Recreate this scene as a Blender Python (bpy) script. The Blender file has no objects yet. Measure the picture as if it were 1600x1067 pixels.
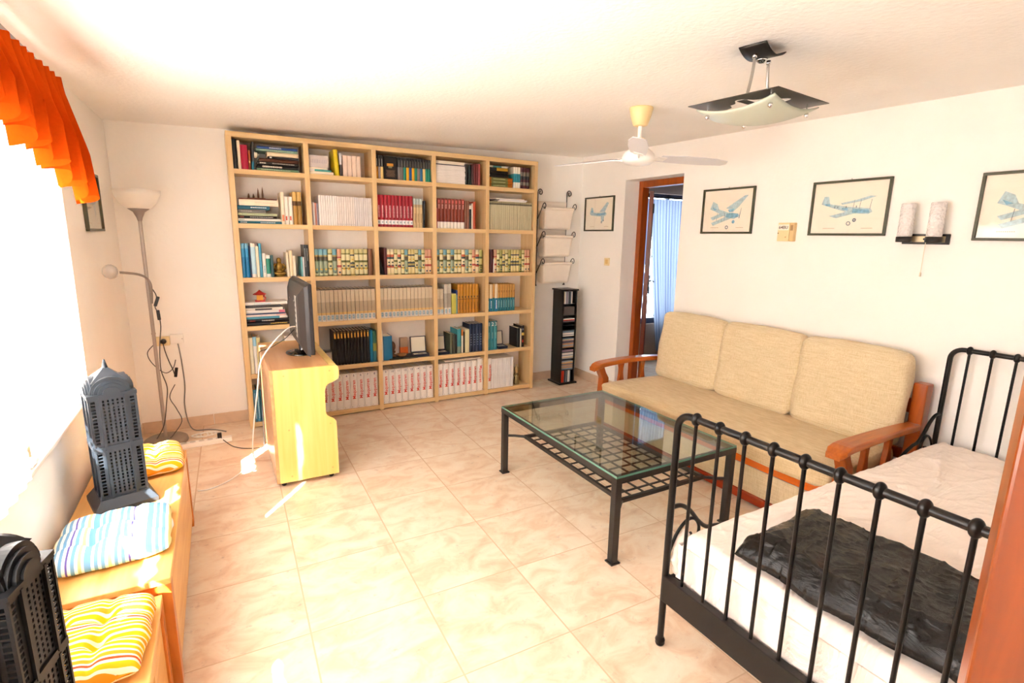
import bpy, math, random
from mathutils import Matrix, Vector, noise
random.seed(7)
SC = bpy.context.scene
COL = SC.collection
PI = math.pi

# ------------------------------------------------------------------ camera
cam_data = bpy.data.cameras.new('camera')
cam_data.lens = 18.281
cam_data.sensor_width = 36.0
cam_data.clip_start = 0.02
cam = bpy.data.objects.new('camera', cam_data)
COL.objects.link(cam)
CAM_P = Vector((-0.6765, -3.2327, 1.5127))
PITCH, YAW, ROLL = -0.1981, math.radians(29.4807), 0.01733
_f = Vector((math.sin(YAW) * math.cos(PITCH), math.cos(YAW) * math.cos(PITCH), math.sin(PITCH)))
_r0 = Vector((math.cos(YAW), -math.sin(YAW), 0))
_u0 = _r0.cross(_f)
_r = _r0 * math.cos(ROLL) + _u0 * math.sin(ROLL)
_u = -_r0 * math.sin(ROLL) + _u0 * math.cos(ROLL)
cam.matrix_world = Matrix(((_r.x, _u.x, -_f.x, CAM_P.x), (_r.y, _u.y, -_f.y, CAM_P.y), (_r.z, _u.z, -_f.z, CAM_P.z), (0, 0, 0, 1)))
SC.camera = cam

# ------------------------------------------------------------------ view and light
SC.view_settings.view_transform = 'Standard'
SC.view_settings.look = 'None'
SC.view_settings.exposure = 1.3
SC.view_settings.gamma = 1.0
SC.view_settings.use_curve_mapping = False
SC.cycles.max_bounces = 12
SC.cycles.diffuse_bounces = 7
SC.cycles.transparent_max_bounces = 16
SC.cycles.sample_clamp_indirect = 12
SC.cycles.use_denoising = True
SC.cycles.caustics_reflective = False
SC.cycles.caustics_refractive = False

SKY = 7.0
world = bpy.data.worlds.new('sky')
SC.world = world
world.use_nodes = True
_bg = world.node_tree.nodes['Background']
_bg.inputs[0].default_value = (0.80, 0.95, 1.14, 1)
_bg.inputs[1].default_value = SKY

sun_data = bpy.data.lights.new('sun', 'SUN')
sun_data.energy = 36
sun_data.color = (1.0, 0.95, 0.88)
sun_data.angle = 0.012
sun = bpy.data.objects.new('sun', sun_data)
sun.rotation_euler = Vector((0.6, 0.8, -0.73)).to_track_quat('-Z', 'Y').to_euler()
sun.location = (-4, -5, 5)
COL.objects.link(sun)


def portal(name, loc, direction, sx, sy):
    d = bpy.data.lights.new(name, 'AREA')
    d.shape = 'RECTANGLE'; d.size = sx; d.size_y = sy
    d.cycles.is_portal = True
    o = bpy.data.objects.new(name, d)
    o.location = loc
    o.rotation_euler = Vector(direction).to_track_quat('-Z', 'Y').to_euler()
    COL.objects.link(o)
    return o


WY0, WY1, WZ0, WZ1 = -3.35, -0.29, 0.715, 2.02      # the window opening in the left wall
portal('window_daylight', (-1.50, (WY0 + WY1) / 2, (WZ0 + WZ1) / 2), (1, 0, 0), WY1 - WY0, WZ1 - WZ0)
portal('small_window_daylight', (4.3, 1.83, 1.25), (0, -1, 0), 1.1, 1.6)


# ------------------------------------------------------------------ materials
def lin(c):
    if isinstance(c, str):
        c = c.lstrip('#'); c = tuple(int(c[i:i + 2], 16) / 255 for i in (0, 2, 4))
    return tuple((x / 12.92 if x <= 0.04045 else ((x + 0.055) / 1.055) ** 2.4) for x in c) + (1.0,)


MATS = {}


class NT:
    def __init__(self, name):
        self.m = bpy.data.materials.new(name); self.m.use_nodes = True
        self.t = self.m.node_tree
        self.b = self.t.nodes['Principled BSDF']
        self.out = self.t.nodes['Material Output']

    def n(self, kind, **kw):
        x = self.t.nodes.new(kind)
        for k, v in kw.items():
            if k.startswith('i_'):
                x.inputs[k[2:].replace('_', ' ')].default_value = v
            else:
                setattr(x, k, v)
        return x

    def l(self, a, b): self.t.links.new(a, b)

    def math(self, op, a, b=None, c=None):
        x = self.n('ShaderNodeMath', operation=op)
        for i, v in enumerate((a, b, c)):
            if v is None: continue
            if isinstance(v, (int, float)): x.inputs[i].default_value = v
            else: self.l(v, x.inputs[i])
        return x.outputs[0]

    def mix(self, fac, a, b):
        x = self.n('ShaderNodeMix', data_type='RGBA')
        for i, v in ((0, fac), (6, a), (7, b)):
            if isinstance(v, (int, float, tuple)): x.inputs[i].default_value = v
            else: self.l(v, x.inputs[i])
        return x.outputs[2]

    def ramp(self, fac, stops, interp='LINEAR'):
        x = self.n('ShaderNodeValToRGB'); e = x.color_ramp; e.interpolation = interp
        while len(e.elements) > 1: e.elements.remove(e.elements[0])
        e.elements[0].position = stops[0][0]; e.elements[0].color = stops[0][1]
        for p, c in stops[1:]:
            k = e.elements.new(p); k.color = c
        self.l(fac, x.inputs[0])
        return x.outputs[0]

    def bump(self, h, strength, dist=0.01):
        x = self.n('ShaderNodeBump'); x.inputs['Strength'].default_value = strength; x.inputs['Distance'].default_value = dist
        self.l(h, x.inputs['Height']); self.l(x.outputs[0], self.b.inputs['Normal'])


def M(name, col, rough=0.5, metal=0.0, vary=0.0, vscale=20.0, bump=0.0, bscale=60.0, bdist=0.002, coat=0.0, spec=None, stretch=None):
    key = (name, str(col), rough, metal)
    if key in MATS: return MATS[key]
    t = NT(name)
    c = lin(col)
    t.b.inputs['Base Color'].default_value = c
    t.b.inputs['Roughness'].default_value = rough
    t.b.inputs['Metallic'].default_value = metal
    if coat: t.b.inputs['Coat Weight'].default_value = coat
    if spec is not None: t.b.inputs['Specular IOR Level'].default_value = spec
    tc = t.n('ShaderNodeTexCoord')
    src = tc.outputs['Object']
    if stretch:
        mp = t.n('ShaderNodeMapping'); mp.inputs['Scale'].default_value = stretch
        t.l(src, mp.inputs[0]); src = mp.outputs[0]
    no = t.n('ShaderNodeTexNoise'); no.inputs['Scale'].default_value = vscale; no.inputs['Detail'].default_value = 4
    t.l(src, no.inputs['Vector'])
    v = max(vary, 0.02)
    lo = tuple(x * (1 - v) for x in c[:3]) + (1,); hi = tuple(min(1, x * (1 + v * .6)) for x in c[:3]) + (1,)
    t.l(t.ramp(no.outputs[0], [(0.3, lo), (0.7, hi)]), t.b.inputs['Base Color'])
    if bump:
        nb = t.n('ShaderNodeTexNoise'); nb.inputs['Scale'].default_value = bscale; nb.inputs['Detail'].default_value = 3
        t.l(src, nb.inputs['Vector'])
        t.bump(nb.outputs[0], bump, bdist)
    MATS[key] = t.m
    return t.m


def wood(name, c1, c2, rough=0.35, scale=(2, 40, 40), coat=0.0, bump=0.05):
    if name in MATS: return MATS[name]
    t = NT(name)
    tc = t.n('ShaderNodeTexCoord'); mp = t.n('ShaderNodeMapping'); mp.inputs['Scale'].default_value = scale
    t.l(tc.outputs['Object'], mp.inputs[0])
    no = t.n('ShaderNodeTexNoise'); no.inputs['Scale'].default_value = 1.0; no.inputs['Detail'].default_value = 6; no.inputs['Distortion'].default_value = 0.6
    t.l(mp.outputs[0], no.inputs['Vector'])
    t.l(t.ramp(no.outputs[0], [(0.3, lin(c1)), (0.68, lin(c2))]), t.b.inputs['Base Color'])
    t.b.inputs['Roughness'].default_value = rough
    t.b.inputs['Coat Weight'].default_value = coat
    t.b.inputs['Coat Roughness'].default_value = 0.12
    t.bump(no.outputs[0], bump, 0.002)
    MATS[name] = t.m
    return t.m


def translucent(name, col, trans=0.5, transp=0.0, rough=0.9, stripes=None):
    """thin cloth: diffuse + translucent (+ a share of open weave)"""
    if name in MATS: return MATS[name]
    t = NT(name); t.t.nodes.remove(t.b)
    d = t.n('ShaderNodeBsdfDiffuse'); tr = t.n('ShaderNodeBsdfTranslucent')
    mx = t.n('ShaderNodeMixShader'); mx.inputs[0].default_value = trans
    tc = t.n('ShaderNodeTexCoord')
    no = t.n('ShaderNodeTexNoise'); no.inputs['Scale'].default_value = 90
    t.l(tc.outputs['Object'], no.inputs['Vector'])
    c = lin(col)
    lo = tuple(x * 0.93 for x in c[:3]) + (1,)
    colo = t.ramp(no.outputs[0], [(0.3, lo), (0.7, c)])
    if stripes:
        uv = t.n('ShaderNodeUVMap'); sp = t.n('ShaderNodeSeparateXYZ'); t.l(uv.outputs[0], sp.inputs[0])
        fr = t.math('FRACT', t.math('MULTIPLY', sp.outputs[0], stripes[0]))
        colo = t.mix(t.math('LESS_THAN', fr, stripes[2]), colo, lin(stripes[1]))
    t.l(colo, d.inputs[0]); t.l(colo, tr.inputs[0])
    t.l(d.outputs[0], mx.inputs[1]); t.l(tr.outputs[0], mx.inputs[2])
    last = mx.outputs[0]
    if transp:
        tp = t.n('ShaderNodeBsdfTransparent'); m2 = t.n('ShaderNodeMixShader'); m2.inputs[0].default_value = transp
        t.l(last, m2.inputs[1]); t.l(tp.outputs[0], m2.inputs[2]); last = m2.outputs[0]
    t.l(last, t.out.inputs[0])
    MATS[name] = t.m
    return t.m


def glass(name, tint='#eef6f2', refl=0.06, alpha=0.12, rough=0.0, edge=None):
    """thin clear glass: transparent with a fresnel reflection"""
    if name in MATS: return MATS[name]
    t = NT(name); t.t.nodes.remove(t.b)
    tp = t.n('ShaderNodeBsdfTransparent'); tp.inputs[0].default_value = lin(tint)
    gl = t.n('ShaderNodeBsdfGlossy'); gl.inputs['Roughness'].default_value = rough
    fr = t.n('ShaderNodeFresnel')
    ge = t.n('ShaderNodeNewGeometry')
    t.l(t.math('SUBTRACT', 1.5, t.math('MULTIPLY', ge.outputs['Backfacing'], 1.5 - 1 / 1.5)), fr.inputs[0])
    mx = t.n('ShaderNodeMixShader')
    t.l(t.math('ADD', fr.outputs[0], refl), mx.inputs[0])
    t.l(tp.outputs[0], mx.inputs[1]); t.l(gl.outputs[0], mx.inputs[2])
    t.l(mx.outputs[0], t.out.inputs[0])
    MATS[name] = t.m
    return t.m


# ------------------------------------------------------------------ mesh builder
class MB:
    def __init__(self):
        self.v = []; self.f = []; self.mi = []; self.sm = []; self.uv = []

    def add(self, vs, fs, mi=0, smooth=False, mat=None, uvs=None):
        o = len(self.v)
        if mat is not None: vs = [tuple(mat @ Vector(p)) for p in vs]
        self.v += [tuple(p) for p in vs]
        for k, f in enumerate(fs):
            self.f.append(tuple(i + o for i in f)); self.mi.append(mi); self.sm.append(smooth)
            self.uv.append(uvs[k] if uvs else None)
        return self

    def box(self, x0, y0, z0, x1, y1, z1, mi=0, mat=None):
        vs = [(x0, y0, z0), (x1, y0, z0), (x1, y1, z0), (x0, y1, z0), (x0, y0, z1), (x1, y0, z1), (x1, y1, z1), (x0, y1, z1)]
        fs = [(0, 3, 2, 1), (4, 5, 6, 7), (0, 1, 5, 4), (1, 2, 6, 5), (2, 3, 7, 6), (3, 0, 4, 7)]
        return self.add(vs, fs, mi, False, mat)

    def tube(self, pts, r, n=10, mi=0, closed=False, mat=None, flat=None):
        pts = [Vector(p) for p in pts]; N = len(pts)
        rs = r if isinstance(r, (list, tuple)) else [r] * N
        T = []
        for i in range(N):
            a = pts[(i - 1) % N] if (closed or i) else pts[0]
            b = pts[(i + 1) % N] if (closed or i < N - 1) else pts[-1]
            d = b - a
            T.append(d.normalized() if d.length > 1e-9 else Vector((0, 0, 1)))
        up = Vector((0, 0, 1)) if abs(T[0].z) < 0.9 else Vector((1, 0, 0))
        X = (up - T[0] * up.dot(T[0])).normalized()
        vs = []
        for i in range(N):
            X = (X - T[i] * X.dot(T[i])).normalized()
            Y = T[i].cross(X)
            for k in range(n):
                a = 2 * PI * k / n
                fx, fy = (1, 1) if flat is None else flat
                vs.append(pts[i] + (X * math.cos(a) * fx + Y * math.sin(a) * fy) * rs[i])
        fs = []
        for i in range(N if closed else N - 1):
            j = (i + 1) % N
            for k in range(n):
                k2 = (k + 1) % n
                fs.append((i * n + k, i * n + k2, j * n + k2, j * n + k))
        self.add(vs, fs, mi, True, mat)
        if not closed:
            self.add([vs[k] for k in range(n)], [tuple(reversed(range(n)))], mi, False, mat)
            self.add([vs[(N - 1) * n + k] for k in range(n)], [tuple(range(n))], mi, False, mat)
        return self

    def lathe(self, prof, n=24, c=(0, 0, 0), mi=0, mat=None, a0=0.0, a1=2 * PI, smooth=True):
        full = abs(a1 - a0 - 2 * PI) < 1e-6
        cols = n if full else n + 1
        vs = []
        for k in range(cols):
            a = a0 + (a1 - a0) * k / n
            for r, z in prof:
                vs.append((c[0] + r * math.cos(a), c[1] + r * math.sin(a), c[2] + z))
        P = len(prof); fs = []
        for k in range(n):
            k2 = (k + 1) % cols
            for i in range(P - 1):
                fs.append((k * P + i, k2 * P + i, k2 * P + i + 1, k * P + i + 1))
        return self.add(vs, fs, mi, smooth, mat)

    def sphere(self, c, r, n=14, mi=0, sc=(1, 1, 1), mat=None):
        prof = [(max(1e-5, r * math.sin(PI * i / n)) * 1, -r * math.cos(PI * i / n)) for i in range(n + 1)]
        m = Matrix.Translation(c) @ Matrix.Diagonal((sc[0], sc[1], sc[2], 1))
        if mat is not None: m = mat @ m
        return self.lathe(prof, n + 2, (0, 0, 0), mi, m)

    def prism(self, poly, a, b, axis='z', mi=0, smooth=False, mat=None):
        n = len(poly)

        def P(u, v, w):
            return {'z': (u, v, w), 'y': (u, w, v), 'x': (w, u, v)}[axis]
        vs = [P(u, v, a) for u, v in poly] + [P(u, v, b) for u, v in poly]
        self.add(vs, [(i, (i + 1) % n, n + (i + 1) % n, n + i) for i in range(n)], mi, smooth, mat)
        self.add(vs[:n], [tuple(reversed(range(n)))], mi, False, mat)
        self.add(vs[n:], [tuple(range(n))], mi, False, mat)
        return self

    def sweep(self, rings, mi=0, smooth=True, cap=True, mat=None):
        """rings: lists of equal length of points, bridged in order"""
        n = len(rings[0]); vs = [p for r in rings for p in r]; fs = []
        for i in range(len(rings) - 1):
            for k in range(n):
                k2 = (k + 1) % n
                fs.append((i * n + k, i * n + k2, (i + 1) * n + k2, (i + 1) * n + k))
        self.add(vs, fs, mi, smooth, mat)
        if cap:
            self.add(rings[0], [tuple(reversed(range(n)))], mi, False, mat)
            self.add(rings[-1], [tuple(range(n))], mi, False, mat)
        return self

    def grid(self, fn, nu, nv, mi=0, smooth=True, mat=None):
        vs = [fn(i / nu, j / nv) for j in range(nv + 1) for i in range(nu + 1)]
        fs = []; uvs = []
        for j in range(nv):
            for i in range(nu):
                a = j * (nu + 1) + i
                fs.append((a, a + 1, a + nu + 2, a + nu + 1))
                uvs.append(((i / nu, j / nv), ((i + 1) / nu, j / nv), ((i + 1) / nu, (j + 1) / nv), (i / nu, (j + 1) / nv)))
        return self.add(vs, fs, mi, smooth, mat, uvs)

    def mesh(self, name, mats):
        me = bpy.data.meshes.new(name)
        me.from_pydata(self.v, [], self.f)
        for m in (mats if isinstance(mats, (list, tuple)) else [mats]): me.materials.append(m)
        me.polygons.foreach_set('material_index', self.mi)
        me.polygons.foreach_set('use_smooth', self.sm)
        if any(u for u in self.uv):
            ul = me.uv_layers.new(name='UVMap')
            for p, u in zip(me.polygons, self.uv):
                if u:
                    for li, c in zip(p.loop_indices, u): ul.data[li].uv = c
        me.update()
        return me

    def obj(self, name, mats, parent=None, bevel=0.0, seg=2, solid=0.0, subsurf=0, weld=False, loc=None):
        o = bpy.data.objects.new(name, self.mesh(name, mats))
        COL.objects.link(o)
        if parent is not None: o.parent = parent
        if loc is not None: o.location = loc
        if weld:
            w = o.modifiers.new('weld', 'WELD'); w.merge_threshold = 0.0004
        if solid:
            s = o.modifiers.new('solid', 'SOLIDIFY'); s.thickness = solid; s.offset = 0
        if bevel:
            b = o.modifiers.new('bevel', 'BEVEL'); b.width = bevel; b.segments = seg; b.limit_method = 'ANGLE'; b.angle_limit = math.radians(40)
        if subsurf:
            s = o.modifiers.new('sub', 'SUBSURF'); s.levels = subsurf; s.render_levels = subsurf
        return o


def tag(o, label=None, cat=None, group=None, kind=None):
    if label: o['label'] = label
    if cat: o['category'] = cat
    if group: o['group'] = group
    if kind: o['kind'] = kind
    return o


def thing(name, label, cat, loc=(0, 0, 0), rz=0.0, group=None):
    o = bpy.data.objects.new(name, None); COL.objects.link(o)
    o.location = loc; o.rotation_euler = (0, 0, rz); o.empty_display_size = 0.05
    return tag(o, label, cat, group)


def struct(name, mb, mat, bevel=0.0, parent=None):
    o = mb.obj(name, mat, parent, bevel)
    if parent is None: o['kind'] = 'structure'
    return o


def dup(src, label, loc=None, rz=None, group=None):
    r = src.copy(); COL.objects.link(r)
    if loc is not None: r.location = loc
    if rz is not None: r.rotation_euler[2] = rz
    r['label'] = label
    if group: r['group'] = group
    for ch in list(src.children):
        c = ch.copy(); COL.objects.link(c); c.parent = r
        for g in list(ch.children):
            d = g.copy(); COL.objects.link(d); d.parent = c
    return r


def smooth_path(pts, per=6, closed=False):
    """catmull-rom through the points"""
    P = [Vector(p) for p in pts]; out = []
    n = len(P)
    for i in range(n if closed else n - 1):
        p0 = P[(i - 1) % n] if (closed or i) else P[0]
        p1 = P[i]; p2 = P[(i + 1) % n]
        p3 = P[(i + 2) % n] if (closed or i + 2 < n) else P[-1]
        for k in range(per):
            t = k / per
            out.append(0.5 * ((2 * p1) + (-p0 + p2) * t + (2 * p0 - 5 * p1 + 4 * p2 - p3) * t * t + (-p0 + 3 * p1 - 3 * p2 + p3) * t ** 3))
    if not closed: out.append(P[-1])
    return out


def text_mesh(s, size, mat, extrude=0.0006, align='CENTER'):
    cu = bpy.data.curves.new('txt', 'FONT'); cu.body = s; cu.size = size; cu.extrude = extrude
    cu.align_x = align; cu.align_y = 'CENTER'
    cu.resolution_u = 2; cu.offset = 0.00045 if size > 0.03 else 0.0002
    o = bpy.data.objects.new('txt', cu); COL.objects.link(o)
    dg = bpy.context.evaluated_depsgraph_get()
    me = bpy.data.meshes.new_from_object(o.evaluated_get(dg))
    bpy.data.objects.remove(o); bpy.data.curves.remove(cu)
    me.materials.clear(); me.materials.append(mat)
    return me


def mesh_obj(name, me, parent, loc, rot):
    o = bpy.data.objects.new(name, me); COL.objects.link(o); o.parent = parent
    o.location = loc; o.rotation_euler = rot
    return o


# ------------------------------------------------------------------ room shell
XL, XR, YB, YF = -1.27, 2.75, 1.385, -3.65


def ceil_z(x, y): return 2.243 + (x + 1.27) * 0.0236 + (y - 1.38) * 0.021


def plaster(name, col, bs=0.35, scale=28.0):
    t = NT(name)
    tc = t.n('ShaderNodeTexCoord')
    no = t.n('ShaderNodeTexNoise'); no.inputs['Scale'].default_value = scale; no.inputs['Detail'].default_value = 5
    t.l(tc.outputs['Object'], no.inputs['Vector'])
    n2 = t.n('ShaderNodeTexNoise'); n2.inputs['Scale'].default_value = 2.2; n2.inputs['Detail'].default_value = 3
    t.l(tc.outputs['Object'], n2.inputs['Vector'])
    c = lin(col)
    t.l(t.ramp(n2.outputs[0], [(0.3, tuple(x * .965 for x in c[:3]) + (1,)), (0.7, c)]), t.b.inputs['Base Color'])
    t.b.inputs['Roughness'].default_value = 0.85
    t.b.inputs['Specular IOR Level'].default_value = 0.2
    t.bump(no.outputs[0], bs, 0.006)
    return t.m


wall_m = plaster('white_plaster', '#fbf8f3')
ceil_m = plaster('ceiling_plaster', '#fbf8f4', 0.45, 45)

# floor tiles: 45 cm marbled beige tiles, laid about a degree off the walls
t = NT('marbled_floor_tiles')
TH = 0.01952
tc = t.n('ShaderNodeTexCoord'); sp = t.n('ShaderNodeSeparateXYZ'); t.l(tc.outputs['Object'], sp.inputs[0])
c_, s_ = math.cos(TH) / 0.45, math.sin(TH) / 0.45
u = t.math('SUBTRACT', t.math('MULTIPLY', sp.outputs[0], c_), t.math('MULTIPLY', sp.outputs[1], s_))
v = t.math('ADD', t.math('MULTIPLY', sp.outputs[0], s_), t.math('MULTIPLY', sp.outputs[1], c_))
u = t.math('ADD', u, 10.0); v = t.math('ADD', v, 20.0)


def edge(q):
    fr = t.math('FRACT', q)
    return t.math('MINIMUM', fr, t.math('SUBTRACT', 1.0, fr))


eu, ev = edge(u), edge(v)
gr = t.math('LESS_THAN', t.math('MINIMUM', t.math('MULTIPLY', eu, 0.8), ev), 0.0058)
ci = t.n('ShaderNodeCombineXYZ'); t.l(t.math('FLOOR', u), ci.inputs[0]); t.l(t.math('FLOOR', v), ci.inputs[1])
wn = t.n('ShaderNodeTexWhiteNoise'); t.l(ci.outputs[0], wn.inputs['Vector'])
vm = t.n('ShaderNodeVectorMath', operation='MULTIPLY_ADD'); t.l(wn.outputs['Color'], vm.inputs[0]); vm.inputs[1].default_value = (9, 9, 9); t.l(tc.outputs['Object'], vm.inputs[2])
mp = t.n('ShaderNodeMapping'); mp.inputs['Scale'].default_value = (3.2, 4.6, 3); mp.inputs['Rotation'].default_value = (0, 0, 0.25); t.l(vm.outputs[0], mp.inputs[0])
n1 = t.n('ShaderNodeTexNoise'); n1.inputs['Scale'].default_value = 2.0; n1.inputs['Detail'].default_value = 9; n1.inputs['Roughness'].default_value = 0.62; n1.inputs['Distortion'].default_value = 0.7
t.l(mp.outputs[0], n1.inputs['Vector'])
base = t.ramp(n1.outputs[0], [(0.28, lin('#cfae92')), (0.42, lin('#dcc1a6')), (0.54, lin('#e4d1ba')), (0.68, lin('#e9dac6'))])
n2 = t.n('ShaderNodeTexNoise'); n2.inputs['Scale'].default_value = 26; n2.inputs['Detail'].default_value = 5; n2.inputs['Roughness'].default_value = 0.7
t.l(vm.outputs[0], n2.inputs['Vector'])
spk = t.ramp(n2.outputs[0], [(0.60, (0, 0, 0, 1)), (0.74, (1, 1, 1, 1))])
base = t.mix(t.math('MULTIPLY', spk, 0.6), base, lin('#a98c80'))
base = t.mix(gr, base, lin('#cdb093'))
t.l(base, t.b.inputs['Base Color'])
t.b.inputs['Roughness'].default_value = 0.30
t.l(t.math('ADD', t.math('MULTIPLY', gr, 0.5), t.math('ADD', 0.24, t.math('MULTIPLY', n1.outputs[0], 0.14))), t.b.inputs['Roughness'])
t.bump(t.math('SUBTRACT', 1.0, gr), 0.3, 0.002)
floor_m = t.m

struct('floor', MB().box(XL - 0.3, YF - 0.3, -0.1, 5.4, 2.1, 0.0), floor_m)
# ceiling: one slightly sloping slab
cv = []
for (x, y) in ((XL - .25, YF - .25), (XR + .2, YF - .25), (XR + .2, YB + .25), (XL - .25, YB + .25)):
    cv.append((x, y, ceil_z(x, y)))
cv += [(a, b, c + 0.12) for a, b, c in cv]
struct('ceiling', MB().add(cv, [(0, 3, 2, 1), (4, 5, 6, 7), (0, 1, 5, 4), (1, 2, 6, 5), (2, 3, 7, 6), (3, 0, 4, 7)]), ceil_m)

H = 2.46
struct('wall_back', MB().box(XL - 0.25, YB, 0, XR + 0.0, YB + 0.2, H), wall_m)
mb = MB()
mb.box(XL - 0.22, YF, 0, XL, YB, WZ0 - 0.0)
mb.box(XL - 0.22, WY1, WZ0, XL, YB, H)
mb.box(XL - 0.22, YF, WZ0, XL, WY0, H)
mb.box(XL - 0.22, WY0, WZ1, XL, WY1, H)
struct('wall_left', mb, wall_m)
DY0, DY1, DZ = -0.015, 0.70, 2.055
mb = MB()
mb.box(XR, YF, 0, XR + 0.2, DY0, H)
mb.box(XR, DY1, 0, XR + 0.2, YB + 0.2, H)
mb.box(XR, DY0, DZ, XR + 0.2, DY1, H)
struct('wall_right', mb, wall_m)
struct('wall_front', MB().box(XL - 0.25, YF - 0.2, 0, XR + 0.2, YF, H), wall_m)

skirt_m = M('beige_skirting_tile', '#dcc2a8', 0.35, vary=0.12, vscale=9)
mb = MB()
for a, b in ((XL, -0.80), (-0.795, -0.55), (2.06, 2.42), (2.425, 2.74)):
    mb.box(a, YB - 0.012, 0, b, YB, 0.085)
struct('baseboard_back', mb, skirt_m, 0.002)
mb = MB()
mb.box(XR - 0.012, DY1, 0, XR, 1.0, 0.085); mb.box(XR - 0.012, 1.004, 0, XR, YB - 0.012, 0.085)
mb.box(XR - 0.012, YF, 0, XR, DY0, 0.085)
struct('baseboard_right', mb, skirt_m, 0.002)
mb = MB()
for k in range(11):
    mb.box(XL, YF + k * 0.455, 0, XL + 0.012, YF + k * 0.455 + 0.452, 0.085)
struct('baseboard_left', mb, skirt_m, 0.002)
# window sill slab with tiled top, inside edge almost flush with the wall
sill_m = M('white_sill', '#f3e6dc', 0.4, vary=0.05)
struct('trim_1', MB().box(XL - 0.22, WY0, WZ0, XL + 0.012, WY1, WZ0 + 0.018), sill_m, 0.004)

# the big window: wooden frame, panes and outside grille
frame_m = wood('window_frame_wood', '#b98a5c', '#d9b083', 0.45, (3, 30, 30))
pane_m = glass('window_pane_glass', '#ffffff', 0.0)
grille_m = M('white_iron_grille', '#e8e8e8', 0.5)
win = thing('window_1', None, None, (XL - 0.045, 0, 0)); win['kind'] = 'structure'
mb = MB()
xf0, xf1 = -0.03, 0.03
z0, z1 = WZ0 + 0.018, WZ1
mb.box(xf0, WY0, z0, xf1, WY1, z0 + 0.055); mb.box(xf0, WY0, z1 - 0.05, xf1, WY1, z1)
for yy in (WY0, -2.25, -1.14, WY1 - 0.05):
    mb.box(xf0, yy, z0 + 0.055, xf1, yy + 0.05, z1 - 0.05)
mb.obj('window_frame', frame_m, win, 0.004)
for k, (a, b) in enumerate(((WY0 + 0.05, -2.25), (-2.20, -1.14), (-1.09, WY1 - 0.05))):
    MB().box(-0.003, a, z0 + 0.055, 0.003, b, z1 - 0.05).obj('window_pane', pane_m, win)
mb = MB()
for k in range(11): mb.box(-0.062, WY0, z0 + 0.10 + k * 0.118, -0.058, WY1, z0 + 0.105 + k * 0.118)
for k in range(8): mb.box(-0.066, WY0 + 0.2 + k * 0.40, z0, -0.054, WY0 + 0.212 + k * 0.40, z1)
mb.obj('window_grille', grille_m, win)
MB().box(0.03, -1.07, z0 + 0.005, 0.055, -1.00, z0 + 0.022).box(0.03, -1.06, z0 + 0.02, 0.042, -1.04, z0 + 0.055).obj('window_catch', M('white_catch', '#f5f2ee', 0.35), win, 0.003)

# unseen pale ground, added outside the left window to bounce sunlight onto the ceiling
struct('bounce_ground', MB().box(-7.5, -8.0, -0.15, XL - 0.22, 4.0, -0.10), M('pale_bounce_ground', '#d9cfc0', 0.8, vary=0.1))

# adjoining room seen through the doorway
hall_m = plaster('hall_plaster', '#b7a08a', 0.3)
HX, HY = 5.3, 1.60
mb = MB()
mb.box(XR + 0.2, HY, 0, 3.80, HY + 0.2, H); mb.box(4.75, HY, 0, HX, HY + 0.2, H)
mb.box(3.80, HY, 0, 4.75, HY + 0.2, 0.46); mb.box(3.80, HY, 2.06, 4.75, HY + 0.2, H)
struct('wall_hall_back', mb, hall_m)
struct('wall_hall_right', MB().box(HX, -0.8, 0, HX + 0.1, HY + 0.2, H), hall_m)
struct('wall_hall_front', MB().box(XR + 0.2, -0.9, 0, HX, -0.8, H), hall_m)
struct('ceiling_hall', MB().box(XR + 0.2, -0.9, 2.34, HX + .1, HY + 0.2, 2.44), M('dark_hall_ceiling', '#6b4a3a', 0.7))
w2 = thing('window_2', None, None, (4.275, HY + 0.06, 0)); w2['kind'] = 'structure'
darkframe = M('dark_window_frame', '#2c2c38', 0.4)
mb = MB()
for a, b in ((-0.475, -0.435), (-0.02, 0.02), (0.435, 0.475)): mb.box(a, -0.02, 0.46, b, 0.02, 2.06)
mb.box(-0.475, -0.02, 0.46, 0.475, 0.02, 0.53); mb.box(-0.475, -0.02, 2.02, 0.475, 0.02, 2.06)
mb.obj('window_frame', darkframe, w2, 0.003)
MB().box(-0.435, -0.003, 0.53, 0.435, 0.003, 2.02).obj('window_pane', pane_m, w2)
mb = MB()
for k in range(9):
    x = -0.42 + k * 0.105
    pts = [(x + 0.006 * math.sin(i * 1.3), 0.10, 0.47 + i * 0.08) for i in range(20)]
    mb.tube(pts, 0.006, 6)
mb.obj('window_grille', M('black_iron', '#202024', 0.5), w2)

# ------------------------------------------------------------------ common materials
black_metal = M('black_powder_coat', '#121112', 0.42, 0.0, vary=0.05)
grey_metal = M('brushed_grey_metal', '#a9a4a0', 0.35, 0.85)
chrome = M('chrome', '#d8d8da', 0.12, 1.0)
white_plastic = M('white_plastic', '#f2efe9', 0.35)
cream_plastic = M('yellowed_plastic', '#ecd9a8', 0.4)
black_plastic = M('black_plastic', '#141416', 0.3)
birch = wood('birch_veneer', '#d2ae78', '#dfc190', 0.42, (30, 30, 2.0))
birch_h = wood('birch_veneer_lengthwise', '#d2ae78', '#dfc190', 0.42, (2.0, 30, 30))
pine_gold = wood('golden_pine', '#e0a252', '#efbe72', 0.35, (28, 2.4, 28), 0.2)
pine_v = wood('golden_pine_upright', '#d9994c', '#ecb96c', 0.38, (28, 2.4, 18), 0.2)
leg_orange = wood('orange_stained_leg', '#b9651f', '#cc7a2e', 0.4, (30, 30, 3), 0.2)
honey = wood('honey_varnished_wood', '#9a4808', '#ba5e0e', 0.28, (5, 60, 60), 0.35)
honey_v = wood('honey_varnished_wood_upright', '#8c3b06', '#a94e0a', 0.28, (40, 40, 4), 0.35)
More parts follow.
